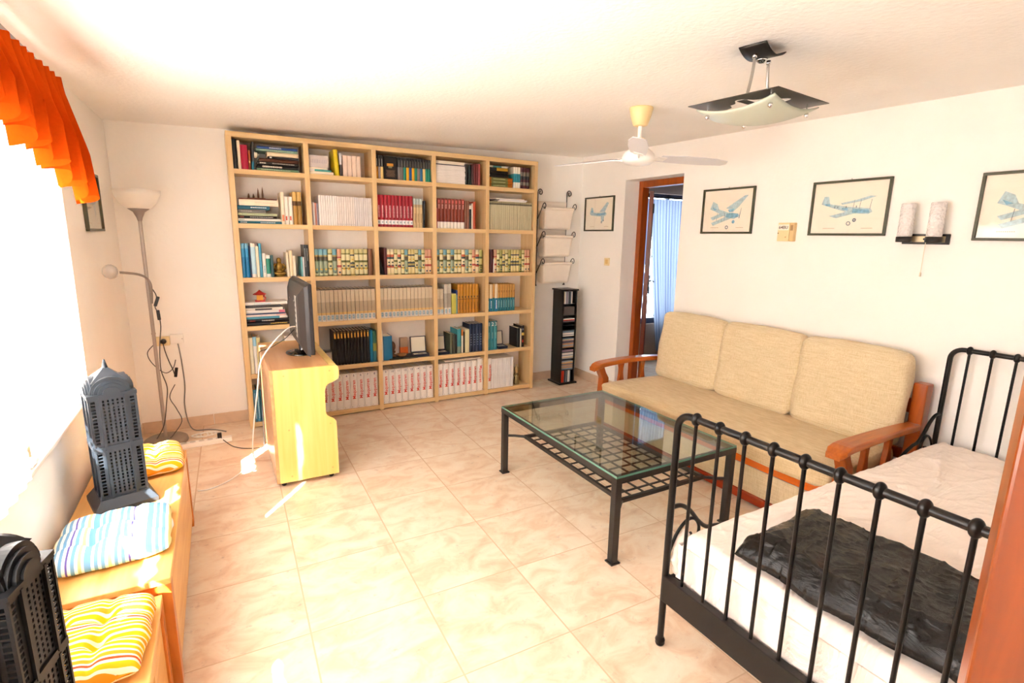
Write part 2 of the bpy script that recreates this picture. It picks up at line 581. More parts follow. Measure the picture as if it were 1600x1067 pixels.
door_wood = wood('dark_red_door_wood', '#5c2310', '#7a3316', 0.3, (20, 20, 2), 0.4)

# ------------------------------------------------------------------ doorway frame, door leaf (adjoining room)
d1 = thing('door_1', None, None, (XR + 0.2, 0, 0)); d1['kind'] = 'structure'
mb = MB()
mb.box(-0.03, DY1 - 0.055, 0, 0.05, DY1, DZ - 0.0); mb.box(-0.03, DY0, 0, 0.05, DY0 + 0.05, DZ); mb.box(-0.03, DY0 + 0.05, DZ - 0.06, 0.05, DY1 - 0.055, DZ)
mb.obj('door_frame', honey_v, d1, 0.004)
lf = bpy.data.objects.new('door_leaf', None); COL.objects.link(lf); lf.parent = d1
lf.location = (0.055, DY1 - 0.06, 0.01); lf.rotation_euler = (0, 0, 0.80)
mb = MB()
mb.box(0, -0.04, 0, 0.60, 0, 1.96)
for a, b in ((0.15, 0.9), (1.05, 1.85)):
    mb.box(0.09, -0.046, a, 0.51, -0.04, b)
o = mb.obj('leaf_panel', door_wood, lf, 0.004)
mb = MB().box(0.52, -0.052, 0.92, 0.56, -0.04, 1.12).tube([(0.54, -0.05, 1.06), (0.54, -0.09, 1.06), (0.44, -0.095, 1.06)], 0.008, 8)
mb.obj('door_handle', black_metal, lf)
mb = MB()
for z in (0.25, 1.0, 1.75): mb.tube([(-0.004, -0.045, z), (-0.004, -0.045, z + 0.09)], 0.008, 8)
mb.obj('hinge', black_metal, lf)

# hall curtains: striped blue panel on the right, narrow white one on the left
def hang(name, x0, x1, z0, z1, y, folds, amp, mat, gather=0.0, nz=24, parent=None, side=1, nx=120):
    def fn(a, b):
        z = z1 + (z0 - z1) * b
        w0, w1 = x0, x1
        if gather:
            if side > 0: w0 = x0 + gather * b ** 1.3
            else: w1 = x1 - gather * b ** 1.3
        x = w0 + (w1 - w0) * a
        return (x, y + amp * (0.5 + 0.5 * b) * math.sin(a * folds * 2 * PI + 0.6 * math.sin(b * 3)) + 0.004 * math.sin(a * 37), z)
    return MB().grid(fn, nx, nz).obj(name, mat, parent)


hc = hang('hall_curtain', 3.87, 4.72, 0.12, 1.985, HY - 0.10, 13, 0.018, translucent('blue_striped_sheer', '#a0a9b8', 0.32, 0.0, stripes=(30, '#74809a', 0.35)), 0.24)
tag(hc, 'pale blue striped see-through curtain hanging at the window beyond the doorway', 'curtain')
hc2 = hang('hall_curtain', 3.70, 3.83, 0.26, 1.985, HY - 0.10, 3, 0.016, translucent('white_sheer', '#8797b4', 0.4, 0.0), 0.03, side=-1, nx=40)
tag(hc2, 'narrow white curtain strip left of the striped one, beyond the doorway', 'curtain')
rod = MB().tube([(3.62, HY - 0.10, 2.005), (4.9, HY - 0.10, 2.005)], 0.010, 8).sphere((3.62, HY - 0.10, 2.005), 0.02).sphere((4.9, HY - 0.10, 2.005), 0.02)
rod.box(3.64, HY - 0.10, 1.997, 3.655, HY, 2.012).box(4.86, HY - 0.10, 1.997, 4.875, HY, 2.012)
tag(rod.obj('curtain_rod', black_metal), 'dark rod carrying the curtains beyond the doorway', 'curtain rod')

# ------------------------------------------------------------------ window curtains on the left wall
rail_o = MB().box(XL + 0.062, -3.42, 2.094, XL + 0.088, -0.40, 2.112)
for k in range(5): rail_o.box(XL, -3.3 + k * 0.70, 2.096, XL + 0.062, -3.28 + k * 0.70, 2.110)
tag(rail_o.obj('curtain_rail', M('grey_rail', '#8b8781', 0.4)), 'grey curtain rail under the ceiling above the orange valance', 'curtain rail')

sheer_m = translucent('white_net_curtain', '#fff8f0', 0.60, 0.0)


def sheer(y0, y1, label, folds, flare=0.0, lap=0.0, hem=0.797):
    def fn(a, b):
        z = 2.09 + (hem - 2.09) * b
        # the two halves overlap near the top and almost touch in the middle
        k = min(1, max(0, (z - 1.44) / 0.05)) + 0.62 * math.exp(-((z - 1.15) / 0.075) ** 4)
        y = y0 + (y1 - y0) * a + flare * (1 - b) * a + lap * k * max(0, (a - 0.98) / 0.02)
        return (XL + 0.045 + (0.011 - 0.006 * b) * math.sin(a * folds * 2 * PI + 0.5 * math.sin(2.2 * b)), y, z)
    o = MB().grid(fn, int(folds * 10), 48).obj('net_curtain', sheer_m)
    return tag(o, label, 'curtain')


sheer(-3.38, -1.235, 'white net curtain over the near half of the left window', 26, 0.0, 0.036, 0.762)
sheer(-1.205, -0.36, 'white net curtain over the far half of the left window', 11, 0.06)


def valance_len(y):
    """drop of the orange valance: short in the middle, long tails near the ends"""
    t0 = min(1, max(0, (y + 1.25) / 0.88))
    return 0.235 + 0.24 * t0 ** 1.15


def val(a, b):
    ys = -3.40 + 3.045 * a
    yend = ys + 0.215 * b * max(0, (a - 0.80) / 0.20)
    k = 34
    ph = a * k * 2 * PI + 0.7 * math.sin(a * 61) + 0.5 * math.sin(a * 23)
    drop = valance_len(ys) + 0.012 * math.sin(ph * 0.5)
    open_ = min(1, max(0, (b - 0.10) / 0.5))
    amp = 0.011 + 0.040 * open_ * (0.75 + 0.35 * math.sin(a * 97))
    sq = math.sin(ph + 0.5 * b)
    sq = math.copysign(abs(sq) ** 0.65, sq)
    x = XL + 0.105 + amp * sq + 0.010 * b
    y = yend + 0.020 * open_ * math.cos(ph + 1.0)
    z = 2.100 + 0.035 * (ys + .35) - drop * b + 0.016 * b * math.sin(ph + 1.4)
    if b < 0.001: z += 0.004 * abs(math.sin(ph))
    return (x, y, z)


o = MB().grid(val, 620, 18).obj('curtain_valance', translucent('orange_satin', '#b9430a', 0.09, 0.0))
tag(o, 'bright orange pleated valance with ruffled hem above the left window', 'curtain')

# ------------------------------------------------------------------ benches by the window
def bench(name, x0, x1, y0, y1, h, label, slot=False):
    t = thing(name, label, 'bench', ((x0 + x1) / 2, (y0 + y1) / 2, 0))
    w, l = (x1 - x0) / 2, (y1 - y0) / 2
    MB().box(-w, -l, h - 0.022, w, l, h).obj('bench_top', pine_gold, t, 0.003)
    for sx in (-1, 1):
        for sy in (-1, 1):
            MB().box(min(sx * w, sx * (w - 0.038)), min(sy * l, sy * (l - 0.045)), 0, max(sx * w, sx * (w - 0.038)), max(sy * l, sy * (l - 0.045)), h - 0.022).obj('leg', leg_orange, t, 0.002)
    mb = MB()
    if slot:
        p0, p1 = l * -0.02 + l - 0.42, l - 0.26
        mb.box(w - 0.03, -l + 0.045, 0.06, w - 0.008, l - 0.045, h - 0.115)
        mb.box(w - 0.03, -l + 0.045, h - 0.115, w - 0.008, p0, h - 0.085).box(w - 0.03, p1, h - 0.115, w - 0.008, l - 0.045, h - 0.085)
        mb.box(w - 0.03, -l + 0.045, h - 0.085, w - 0.008, l - 0.045, h - 0.022)
    else:
        mb.box(w - 0.024, -l + 0.045, 0.045, w - 0.004, l - 0.045, h - 0.022)
    mb.obj('front_panel', pine_v, t, 0.002)
    MB().box(-w + 0.01, -l + 0.045, 0.10, -w + 0.028, l - 0.045, h - 0.022).obj('back_panel', pine_v, t, 0.002)
    for sy in (-1, 1):
        a, b = (l - 0.036, l - 0.014)
        MB().box(-w + 0.038, min(sy * a, sy * b), h - 0.075, w - 0.038, max(sy * a, sy * b), h - 0.022).obj('apron', leg_orange, t, 0.002)
    return t


bench('window_bench', -1.255, -0.892, -1.385, -0.225, 0.41, 'golden pine bench with the blue cushion, directly under the window')
bench('window_bench', -1.255, -0.918, -2.62, -1.392, 0.362, 'lower golden pine bench with a slotted front panel, nearest the camera', True)


def stripes_mat(name, stops, period, axis, fine=None):
    t = NT(name)
    tc = t.n('ShaderNodeTexCoord'); sp = t.n('ShaderNodeSeparateXYZ'); t.l(tc.outputs['Object'], sp.inputs[0])
    q = t.math('FRACT', t.math('ADD', t.math('DIVIDE', sp.outputs[axis], period), 0.37))
    t.l(t.ramp(q, stops, 'CONSTANT'), t.b.inputs['Base Color'])
    t.b.inputs['Roughness'].default_value = 0.85; t.b.inputs['Specular IOR Level'].default_value = 0.15
    no = t.n('ShaderNodeTexNoise'); no.inputs['Scale'].default_value = 350; t.l(tc.outputs['Object'], no.inputs['Vector'])
    t.bump(no.outputs[0], 0.25, 0.001)
    return t.m


def seq(cols, widths):
    tot = sum(widths); p = 0; out = []
    for c, w in zip(cols, widths):
        out.append((p / tot, lin(c))); p += w
    return out


Yc, Oc, Wc, Rc = '#f2b61c', '#ee9a25', '#fbe9c6', '#d9502a'
yel = stripes_mat('yellow_striped_cotton', seq([Yc, Wc, Yc, Wc, Oc, Wc, Yc, Wc, Rc, Wc, Oc, Wc, Yc, Wc, Yc, Wc, Oc, Wc], [7, 4, 7, 4, 6, 3, 7, 4, 4, 3, 7, 4, 6, 4, 7, 4, 8, 3]), 0.152, 1)
Bc, Vc, Gc, LY = '#79aed6', '#6a62b0', '#c2d69a', '#efe3a0'
blu = stripes_mat('blue_striped_cotton', seq([Bc, '#fbfbf6', Bc, '#fbfbf6', Bc, '#fbfbf6', LY, '#fbfbf6', Bc, '#fbfbf6', Bc, '#fbfbf6', Vc, '#fbfbf6', Bc, '#fbfbf6', Gc, '#fbfbf6', Bc], [7, 6, 7, 6, 7, 6, 6, 5, 7, 6, 7, 6, 4, 6, 7, 6, 6, 5, 5]), 0.165, 0)


def cushion(label, x, y, z, sx, sy, th, rz, mat, seed, group='striped seat pads on the benches'):
    rnd = random.Random(seed)
    N = 40
    tufts = [(-0.32, -0.32), (0.32, -0.32), (-0.32, 0.32), (0.32, 0.32)]

    def hgt(u, v):
        e = (1 - abs(u) ** 5) * (1 - abs(v) ** 5)
        h = max(0, e) ** 0.42
        for a, b in tufts:
            d2 = (u - a) ** 2 + (v - b) ** 2
            h -= 0.66 * math.exp(-d2 / 0.014) * (1 - abs(u) ** 6)
            # pull folds between tufts
        for a in (-0.32, 0.32):
            h -= 0.20 * math.exp(-((u - a) / 0.07) ** 2) + 0.20 * math.exp(-((v - a) / 0.07) ** 2)
        h += 0.05 * math.sin(9 * u + seed) * math.sin(7 * v + 2 * seed)
        return max(0.0, h)

    def rr(u, v):
        k = 1 - 0.035 * (u * u * v * v) * 2.2
        w = 1 + 0.012 * math.sin(11 * u + seed) * abs(v) + 0.012 * math.sin(9 * v + seed) * abs(u)
        return (u * sx / 2 * k * w, v * sy / 2 * k * w)

    def top(a, b):
        u, v = 2 * a - 1, 2 * b - 1
        p = rr(u, v); return (p[0], p[1], th * 0.35 + th * 0.65 * hgt(u, v))

    def bot(a, b):
        u, v = 1 - 2 * a, 2 * b - 1
        p = rr(u, v); e = max(0, (1 - abs(u) ** 6) * (1 - abs(v) ** 6)) ** 0.5
        return (p[0], p[1], th * 0.35 - th * 0.34 * e)
    o = MB().grid(top, N, N).grid(bot, N, N).obj('seat_pad', mat, None, weld=True, subsurf=1, loc=(x, y, z))
    o.rotation_euler = (0, 0, rz)
    tag(o, label, 'cushion', group)
    bt = M('tuft_thread', '#d9cfae' if mat is yel else '#3c8fb5', 0.6)
    for a, b in tufts:
        zz = th * 0.35 + th * 0.65 * hgt(a, b)
        MB().sphere((a * sx / 2, b * sy / 2, zz + 0.001), 0.005, 6, 0, (1, 1, 0.5)).obj('tuft', bt, o)
    return o


cushion('yellow and orange striped seat pad at the far end of the bench', -1.065, -0.375, 0.4105, 0.35, 0.34, 0.075, 0.10, yel, 1)
cushion('blue and white striped seat pad in the middle of the bench', -1.072, -1.075, 0.4105, 0.345, 0.375, 0.07, 0.05, blu, 2)
cushion('yellow and orange striped seat pad on the lower bench, nearest the camera', -1.09, -1.592, 0.3625, 0.33, 0.345, 0.08, -0.04, yel, 3)

# ------------------------------------------------------------------ skyscraper-shaped plastic disc racks
tower_m = M('slate_grey_plastic', '#2c333b', 0.38, vary=0.06)
tower_d = M('charcoal_plastic', '#0d0f12', 0.38, vary=0.06, spec=0.3)


def lattice(w, h, rows, th=0.003):
    """flat panel w x h (local x,z) with rectangular holes; holes = (x0,z0,x1,z1)"""
    xs = sorted({0, w} | {round(q, 5) for r in rows for q in (r[0], r[2])})
    zs = sorted({0, h} | {round(q, 5) for r in rows for q in (r[1], r[3])})
    vs = []; fs = []
    idx = {}

    def V(i, j, s):
        k = (i, j, s)
        if k not in idx:
            idx[k] = len(vs); vs.append((xs[i], -s * th, zs[j]))
        return idx[k]
    solid = {}
    for i in range(len(xs) - 1):
        cx = (xs[i] + xs[i + 1]) / 2
        for j in range(len(zs) - 1):
            cz = (zs[j] + zs[j + 1]) / 2
            solid[i, j] = not any(r[0] < cx < r[2] and r[1] < cz < r[3] for r in rows)
    for (i, j), s in solid.items():
        if not s: continue
        fs.append((V(i, j, 1), V(i + 1, j, 1), V(i + 1, j + 1, 1), V(i, j + 1, 1)))
        fs.append((V(i, j, 0), V(i, j + 1, 0), V(i + 1, j + 1, 0), V(i + 1, j, 0)))
        for di, dj, a, b in ((-1, 0, (i, j), (i, j + 1)), (1, 0, (i + 1, j + 1), (i + 1, j)), (0, -1, (i + 1, j), (i, j)), (0, 1, (i, j + 1), (i + 1, j + 1))):
            if not solid.get((i + di, j + dj), False):
                fs.append((V(*a, 0), V(*b, 0), V(*b, 1), V(*a, 1))[::-1])
    return vs, fs


def tower_rack(name, label, loc, rz, mat):
    t = thing(name, label, 'disc rack', loc, rz, None)
    W, SEC = 0.150, 0.205
    # flared base
    mb = MB()
    b0, b1 = 0.105, 0.082
    r0 = [(-b0, -b0, 0), (b0, -b0, 0), (b0, b0, 0), (-b0, b0, 0)]
    r1 = [(-b0, -b0, 0.018), (b0, -b0, 0.018), (b0, b0, 0.018), (-b0, b0, 0.018)]
    r2 = [(-b1, -b1, 0.052), (b1, -b1, 0.052), (b1, b1, 0.052), (-b1, b1, 0.052)]
    mb.sweep([r0, r1, r2], smooth=False)
    for k in range(4): mb.box(-0.025, -0.101 + k * 0.005, 0.021 + k * 0.007, 0.025, -0.095 + k * 0.005, 0.0245 + k * 0.007, 1)
    mb.obj('base', [mat, black_plastic], t, 0.002)
    mb = MB()
    for s in range(2):
        z0 = 0.052 + s * (SEC + 0.008)
        holes_f = []
        # side ladders, inner columns
        for k in range(13):
            z = 0.016 + k * 0.0138
            for x in (0.006, W - 0.020): holes_f.append((x, z, x + 0.014, z + 0.0095))
            for x in (0.042, 0.057, 0.072, 0.087, 0.102): holes_f.append((x, z, x + 0.0065, z + 0.0085))
        vs, fs = lattice(W, SEC, holes_f)
        for q in range(4):
            m = Matrix.Rotation(q * PI / 2, 4, 'Z') @ Matrix.Translation((-W / 2, -W / 2 + 0.003, z0))
            mb.add(vs, fs, 0, False, m)
        # raised ribs beside the central panel, corner posts, section bands
        for q in range(4):
            m = Matrix.Rotation(q * PI / 2, 4, 'Z')
            for x in (-0.044, 0.036): mb.box(x, -W / 2 - 0.007, z0, x + 0.008, -W / 2 + 0.001, z0 + SEC, 0, m)
            mb.box(-W / 2 - 0.002, -W / 2 - 0.005, z0 - 0.004, W / 2 + 0.002, -W / 2 + 0.001, z0 + 0.006, 0, m)
            mb.box(-W / 2 - 0.002, -W / 2 - 0.005, z0 + SEC - 0.006, W / 2 + 0.002, -W / 2 + 0.001, z0 + SEC + 0.004, 0, m)
            mb.box(-W / 2 - 0.003, -W / 2 - 0.003, z0, -W / 2 + 0.003, -W / 2 + 0.003, z0 + SEC, 0, m)
    mb.obj('windowed_body', mat, t)
    # shelves inside that carry the discs
    mb = MB()
    for k in range(8): mb.box(-W / 2 + 0.004, -W / 2 + 0.006, 0.06 + k * 0.053, W / 2 - 0.004, W / 2 - 0.004, 0.063 + k * 0.053)
    mb.obj('disc_shelves', tower_d, t)
    zt = 0.052 + 2 * SEC + 0.008
    mb = MB()
    mb.box(-0.080, -0.080, zt, 0.080, 0.080, zt + 0.010)
    for r, d in ((0.066, 0.060), (0.054, 0.068), (0.042, 0.075), (0.028, 0.080)):
        arc = [(r * math.cos(PI * k / 18), zt + 0.010 + r * 0.92 * math.sin(PI * k / 18)) for k in range(19)]
        mb.prism(arc, -d, d, 'y', 0, False)
        mb.prism(arc, -d, d, 'x', 0, False)
    mb.obj('arched_crown', mat, t)
    mb = MB()
    zr = zt + 0.052
    q = 0.058
    mb.add([(-q, -q, zr), (q, -q, zr), (q, q, zr), (-q, q, zr), (0, 0, zr + 0.055)], [(0, 1, 4), (1, 2, 4), (2, 3, 4), (3, 0, 4), (3, 2, 1, 0)])
    mb.lathe([(0.012, zr + 0.040), (0.0095, zr + 0.052), (0.0035, zr + 0.078), (0.0001, zr + 0.082)], 8)
    mb.obj('spired_roof', mat, t)
    return t


tower_rack('skyscraper_rack', 'slate grey skyscraper-shaped plastic rack standing between two bench cushions', (-1.098, -0.705, 0.4105), 0.30, tower_m)
tower_rack('skyscraper_rack', 'charcoal skyscraper-shaped plastic rack in the bottom left corner, nearest the camera', (-1.126, -1.945, 0.3625), -0.22, tower_d)

# ------------------------------------------------------------------ bookcase
BX0, BX1, BYF, BYB = -0.553, 2.041, 1.131, 1.372
DIV = [-0.535, -0.023, 0.488, 1.000, 1.511, 2.023]          # centre lines of the six uprights
SHZ = [1.960, 1.578, 1.181, 0.812, 0.436, 0.045]             # tops of the six levels, from above
TOPZ = 2.213
bc = thing('bookcase', 'tall birch bookcase of five columns and six rows filled with books', 'bookcase', (0.744, 1.25, 0))
def L(x): return x - 0.744
def LY_(y): return y - 1.25


for k, x in enumerate(DIV):
    MB().box(L(x) - 0.018, LY_(BYF), 0, L(x) + 0.018, LY_(BYB), TOPZ - 0.036).obj('side_panel', birch, bc, 0.0015)
MB().box(L(BX0), LY_(BYF), TOPZ - 0.036, L(BX1), LY_(BYB), TOPZ).obj('top_panel', birch_h, bc, 0.0015)
for c in range(5):
    for z in SHZ:
        MB().box(L(DIV[c]) + 0.018, LY_(BYF) + 0.002, z - 0.034, L(DIV[c + 1]) - 0.018, LY_(BYB), z).obj('shelf_board', birch_h, bc, 0.001)
    MB().box(L(DIV[c]) + 0.018, LY_(BYB) - 0.006, 0.045, L(DIV[c + 1]) - 0.018, LY_(BYB), TOPZ - 0.036).obj('back_panel', M('white_back_panel', '#eae3db', 0.6), bc)

ORD = ['zero', 'first', 'second', 'third', 'fourth', 'fifth', 'sixth', 'seventh', 'eighth', 'ninth', 'tenth', 'eleventh', 'twelfth', 'thirteenth', 'fourteenth', 'fifteenth',
       'sixteenth', 'seventeenth', 'eighteenth', 'nineteenth', 'twentieth', 'twenty-first', 'twenty-second', 'twenty-third', 'twenty-fourth', 'twenty-fifth']
ROWN = ['top row', 'second row', 'third row', 'fourth row', 'fifth row', 'bottom row']
COLN = ['first', 'second', 'third', 'fourth', 'fifth']
page_m = M('book_pages', '#efe4cf', 0.8, vary=0.06, vscale=60)
BOOKM = {}


def bm(c):
    q = lin(c); lum = 0.3 * q[0] + 0.6 * q[1] + 0.1 * q[2]
    k = 0.74 if lum < 0.5 else 0.90
    def enc(x): return int(round(255 * (12.92 * x if x <= 0.0031308 else 1.055 * x ** (1 / 2.4) - 0.055)))
    c2 = '#%02x%02x%02x' % tuple(enc(x * k) for x in q[:3])
    return M('cover_' + c.strip('#'), c2, 0.42, vary=0.08, vscale=14, spec=0.35)


def book_meshes(t, h, d, bands, soft, marks):
    key = (round(t, 4), round(h, 3), round(d, 3), bands, soft, marks)
    if key in BOOKM: return BOOKM[key]
    cols = []
    for b in bands:
        if b[1] not in cols: cols.append(b[1])
    w = 0.0012 if soft or t < 0.012 else 0.0025
    bulge = 0.0022 if soft else min(0.007, t * 0.22)
    nn = 4
    outer = []
    outer.append((t, d)); 
    for i in range(nn + 1):
        a = i / nn; x = t * (1 - a); outer.append((x, bulge * (2 * a - 1) ** 2 * (1 if not soft else .5)))
    outer.append((0, d))
    inner = [(w, d), (w, bulge + w), (t - w, bulge + w), (t - w, d)]
    poly = outer + inner
    n = len(poly)
    mb = MB(); z0 = 0.0
    zs = [0.0] + [b[0] * h for b in bands]
    allv = [(x, y, z) for z in zs for x, y in poly]
    for j in range(len(zs) - 1):
        fs = []
        for i in range(n):
            i2 = (i + 1) % n
            fs.append((j * n + i2, j * n + i, (j + 1) * n + i, (j + 1) * n + i2))
        mb.add(allv if j == 0 else [], [], 0)
        for f in fs:
            mb.f.append(f); mb.mi.append(cols.index(bands[j][1])); mb.sm.append(False); mb.uv.append(None)
    # end caps as quads between outer and inner
    m1 = len(poly)
    for zi, rev, ci in ((0, False, 0), (len(zs) - 1, True, cols.index(bands[-1][1]))):
        o = zi * n
        K = nn + 1
        quads = [(0, 1, m1 - 2, m1 - 1)] + [(1 + i, 2 + i, m1 - 2 if i < nn / 2 else m1 - 3) for i in range(nn)] + [(1 + nn, 2 + nn, m1 - 4, m1 - 3)] + [(1 + nn // 2, m1 - 3, m1 - 2)]
        for q in quads:
            q = tuple(o + a for a in q)
            mb.f.append(q if rev else tuple(reversed(q))); mb.mi.append(ci); mb.sm.append(False); mb.uv.append(None)
    cover = mb.mesh('book_cover', [bm(c) for c in cols])
    gap = 0.001 if soft else 0.003
    pages = MB().box(w, bulge + w, gap, t - w, d - gap, h - gap).mesh('book_pages', page_m)
    title = None
    if marks:
        mc = []; mb = MB()
        for (za, zb, xa, xb, c) in marks:
            if c not in mc: mc.append(c)
            if len(str(c)) > 7:      # squiggle: short irregular bars standing for tiny print
                pass
            n_ = max(1, int((zb - za) * h / 0.006)) if c.endswith('~') else 1
            rr_ = random.Random(hash((za, zb, t)) % 1000)
            for i in range(n_):
                a = za + (zb - za) * i / n_; b = za + (zb - za) * (i + (0.62 if c.endswith('~') else 1)) / n_
                q = 0.15 * rr_.random() * (xb - xa) if c.endswith('~') else 0
                mb.box((xa + q) * t, -0.0006, a * h, (xb - q) * t, 0.0012, b * h, mc.index(c))
        title = mb.mesh('book_title', [M('print_' + c.strip('#~'), c.strip('~'), 0.5) for c in mc])
    BOOKM[key] = (cover, pages, title)
    return BOOKM[key]


def B(desc, t, h, c='#ffffff', n=1, d=0.17, bands=None, marks=None, soft=False, name='book', lean=0.0, dy=0.0, jit=0.004, labels=None, text=None):
    if bands is None: bands = ((1.0, c),)
    return dict(k='v', desc=desc, t=t, h=h, n=n, d=d, bands=tuple(bands), marks=tuple(marks) if marks else None, soft=soft, name=name, lean=lean, dy=dy, jit=jit, text=text)


def G(w): return dict(k='g', w=w)


def S(w, items): return dict(k='s', w=w, items=items)


def place_book(spec, loc, rot, extra=None):
    spec = dict(spec); spec['t'] = round(spec['t'] - (0.0022 if spec['t'] > 0.025 else 0.0015 if spec['t'] > 0.014 else 0.0), 5) if not rot[1] or abs(rot[1]) < 0.5 else spec['t']
    cover, pages, title = book_meshes(spec['t'], spec['h'], spec['d'], spec['bands'], spec['soft'], spec['marks'])
    o = bpy.data.objects.new(spec['name'], cover); COL.objects.link(o)
    o.location = loc; o.rotation_euler = rot
    p = bpy.data.objects.new('pages', pages); COL.objects.link(p); p.parent = o
    if title:
        q = bpy.data.objects.new('spine_title', title); COL.objects.link(q); q.parent = o
    if spec.get('text'):
        for me, z, x in spec['text'](extra):
            q = bpy.data.objects.new('spine_lettering', me); COL.objects.link(q); q.parent = o
            q.location = (x, -0.0012, z); q.rotation_euler = (PI / 2, -PI / 2, 0) if me.name.startswith('v_') else (PI / 2, 0, 0)
            if me.name.startswith('vd_'): q.rotation_euler = (PI / 2, PI / 2, 0)
    return o


CELLOBJ = {}


def cell(row, col, items, x_from=0.0):
    """books of one compartment from left to right; returns nothing, tags every book"""
    z = SHZ[row] + 0.0004
    x = DIV[col] + 0.0195 + x_from
    made = []      # (object, desc, 'v' or ('s', index, count))
    rnd = random.Random(row * 7 + col)
    for it in items:
        if it['k'] == 'g':
            x += it['w']; continue
        if it['k'] == 's':
            zz = z
            lst = it['items']
            for i, (sp, off) in enumerate(lst):
                yy = BYF + 0.022 + rnd.random() * 0.012 + sp['dy']
                # lying: long side along x, spine to the front
                o = place_book(sp, (x + off, yy, zz + sp['t']), (0, PI / 2, 0))
                made.append((o, sp['desc'], ('s', i, len(lst)), sp['name']))
                zz += sp['t'] + 0.0006
            it['top'] = zz
            x += it['w']; continue
        for i in range(it['n']):
            yy = BYF + 0.020 + rnd.random() * it['jit'] + it['dy']
            ln = it['lean']
            xx = x
            if ln:
                # leaning: turned about its lower front edge, resting on a lower corner
                if ln < 0: loc = (x + it['h'] * math.sin(-ln), yy, z)
                else: loc = (x, yy, z + it['t'] * math.sin(ln))
                o = place_book(it, loc, (0, ln, 0), i)
                x += it['t'] * math.cos(ln) + it['h'] * abs(math.sin(ln)) + 0.001
            else:
                o = place_book(it, (x, yy, z), (0, 0, 0), i)
                x += it['t'] + it.get('gap', 0.0008)
            made.append((o, it['desc'], 'v', it['name']))
    # labels
    cnt = {}
    for o, d, w, nm in made: cnt[d] = cnt.get(d, 0) + 1
    run = {}
    for o, d, w, nm in made:
        run[d] = run.get(d, 0) + 1
        place = '%s, %s column' % (ROWN[row], COLN[col])
        if cnt[d] > 1:
            if w == 'v': lab = '%s, %s from left, %s' % (d, ORD[run[d]], place)
            else: lab = '%s, %s from below, %s' % (d, ORD[run[d]], place)
        else: lab = '%s, %s' % (d, place)
        tag(o, lab, nm.split('_')[0] if nm != 'ring_binder' else 'binder', 'books in the %s, %s column' % (ROWN[row], COLN[col]))
    if x > DIV[col + 1] - 0.018: print('CELL FULL', row, col, round(x - DIV[col + 1] + 0.018, 3))
    return x


W1, CR = '#f1ece6', '#f0e2c4'
# --- top row
top1 = S(0.30, [(B('pale green book lying flat', 0.019, 0.285, '#7fa886', marks=[(0.1, 0.8, 0.3, 0.6, '#d5e2c4~')]), 0),
                (B('black book with wavy white title lying flat', 0.024, 0.280, '#17161a', marks=[(0.12, 0.6, 0.2, 0.75, '#e9e2d2~')]), 0.005),
                (B('black book with white print lying flat', 0.022, 0.28, '#1a181c', marks=[(0.05, 0.2, 0.25, 0.7, '#ddd6c8~'), (0.35, 0.9, 0.3, 0.6, '#b9b2a8~')]), 0.008),
                (B('brown book lying flat', 0.022, 0.270, '#5a3524'), 0.02),
                (B('black slim book lying flat', 0.017, 0.21, '#1d1b20', marks=[(0.05, 0.12, 0.2, 0.8, '#e8e2d8')]), 0.08),
                (B('thick cream book lying flat', 0.032, 0.215, '#efd9b8'), 0.075),
                (B('pale mint book lying flat', 0.016, 0.285, '#8fb49c', marks=[(0.1, 0.9, 0.3, 0.6, '#d8e8d2~')]), 0.002),
                (B('blue book with white title lying flat', 0.017, 0.275, '#2a4f9c', marks=[(0.3, 0.6, 0.25, 0.75, '#e7ecf6~')]), 0.01)])
cell(0, 0, [B('black tall book', 0.030, 0.205, '#22262a'), B('cream upright book', 0.021, 0.197, '#ecdcc0'), B('crimson upright book', 0.046, 0.170, '#c2173f'),
            B('orange-brown slim book', 0.014, 0.136, '#a85426', marks=[(0.35, 0.45, 0.2, 0.8, '#f2d27a')]), G(0.002),
            B('dark slim book with teal foot', 0.018, 0.195, bands=((0.3, '#2b7c93'), (1.0, '#3a4148')), lean=0.05), G(0.006), top1])
cell(0, 1, [S(0.165, [(B('thick cream ledger lying flat', 0.024, 0.180, '#f6ead2', d=0.18), 0.0), (B('white book with teal band lying flat', 0.015, 0.165, bands=((0.25, W1), (1.0, '#4fb3ac')), d=0.18), 0.0),
                      (B('pale cream book lying flat', 0.014, 0.135, '#f7ecd6', d=0.18), 0.0), (B('grey-white boxed set with rows of tiny figures lying flat', 0.088, 0.142, '#d3c8c4', d=0.16, marks=[(0.1 + .085 * k, 0.14 + .085 * k, 0.35, 0.68, '#9a93a0~') for k in range(10)]), 0.002)]),
            G(0.018),
            B('yellow leaning book', 0.034, 0.195, '#d9c21b', lean=-0.055), B('slim black and white book', 0.018, 0.172, bands=((0.5, '#5b5552'), (1.0, '#d8d6d6'))), G(0.006),
            B('pinkish cream volume', 0.034, 0.158, '#e6cdbb', n=4, soft=True)])
bot13 = ['#8f8a88', '#7d7772', '#169a82', '#efb41f', '#2a67a8', '#f0b21e', '#2a9a78', '#9a908c', '#2574a6', '#f4dc92', '#12967c', '#149a80']
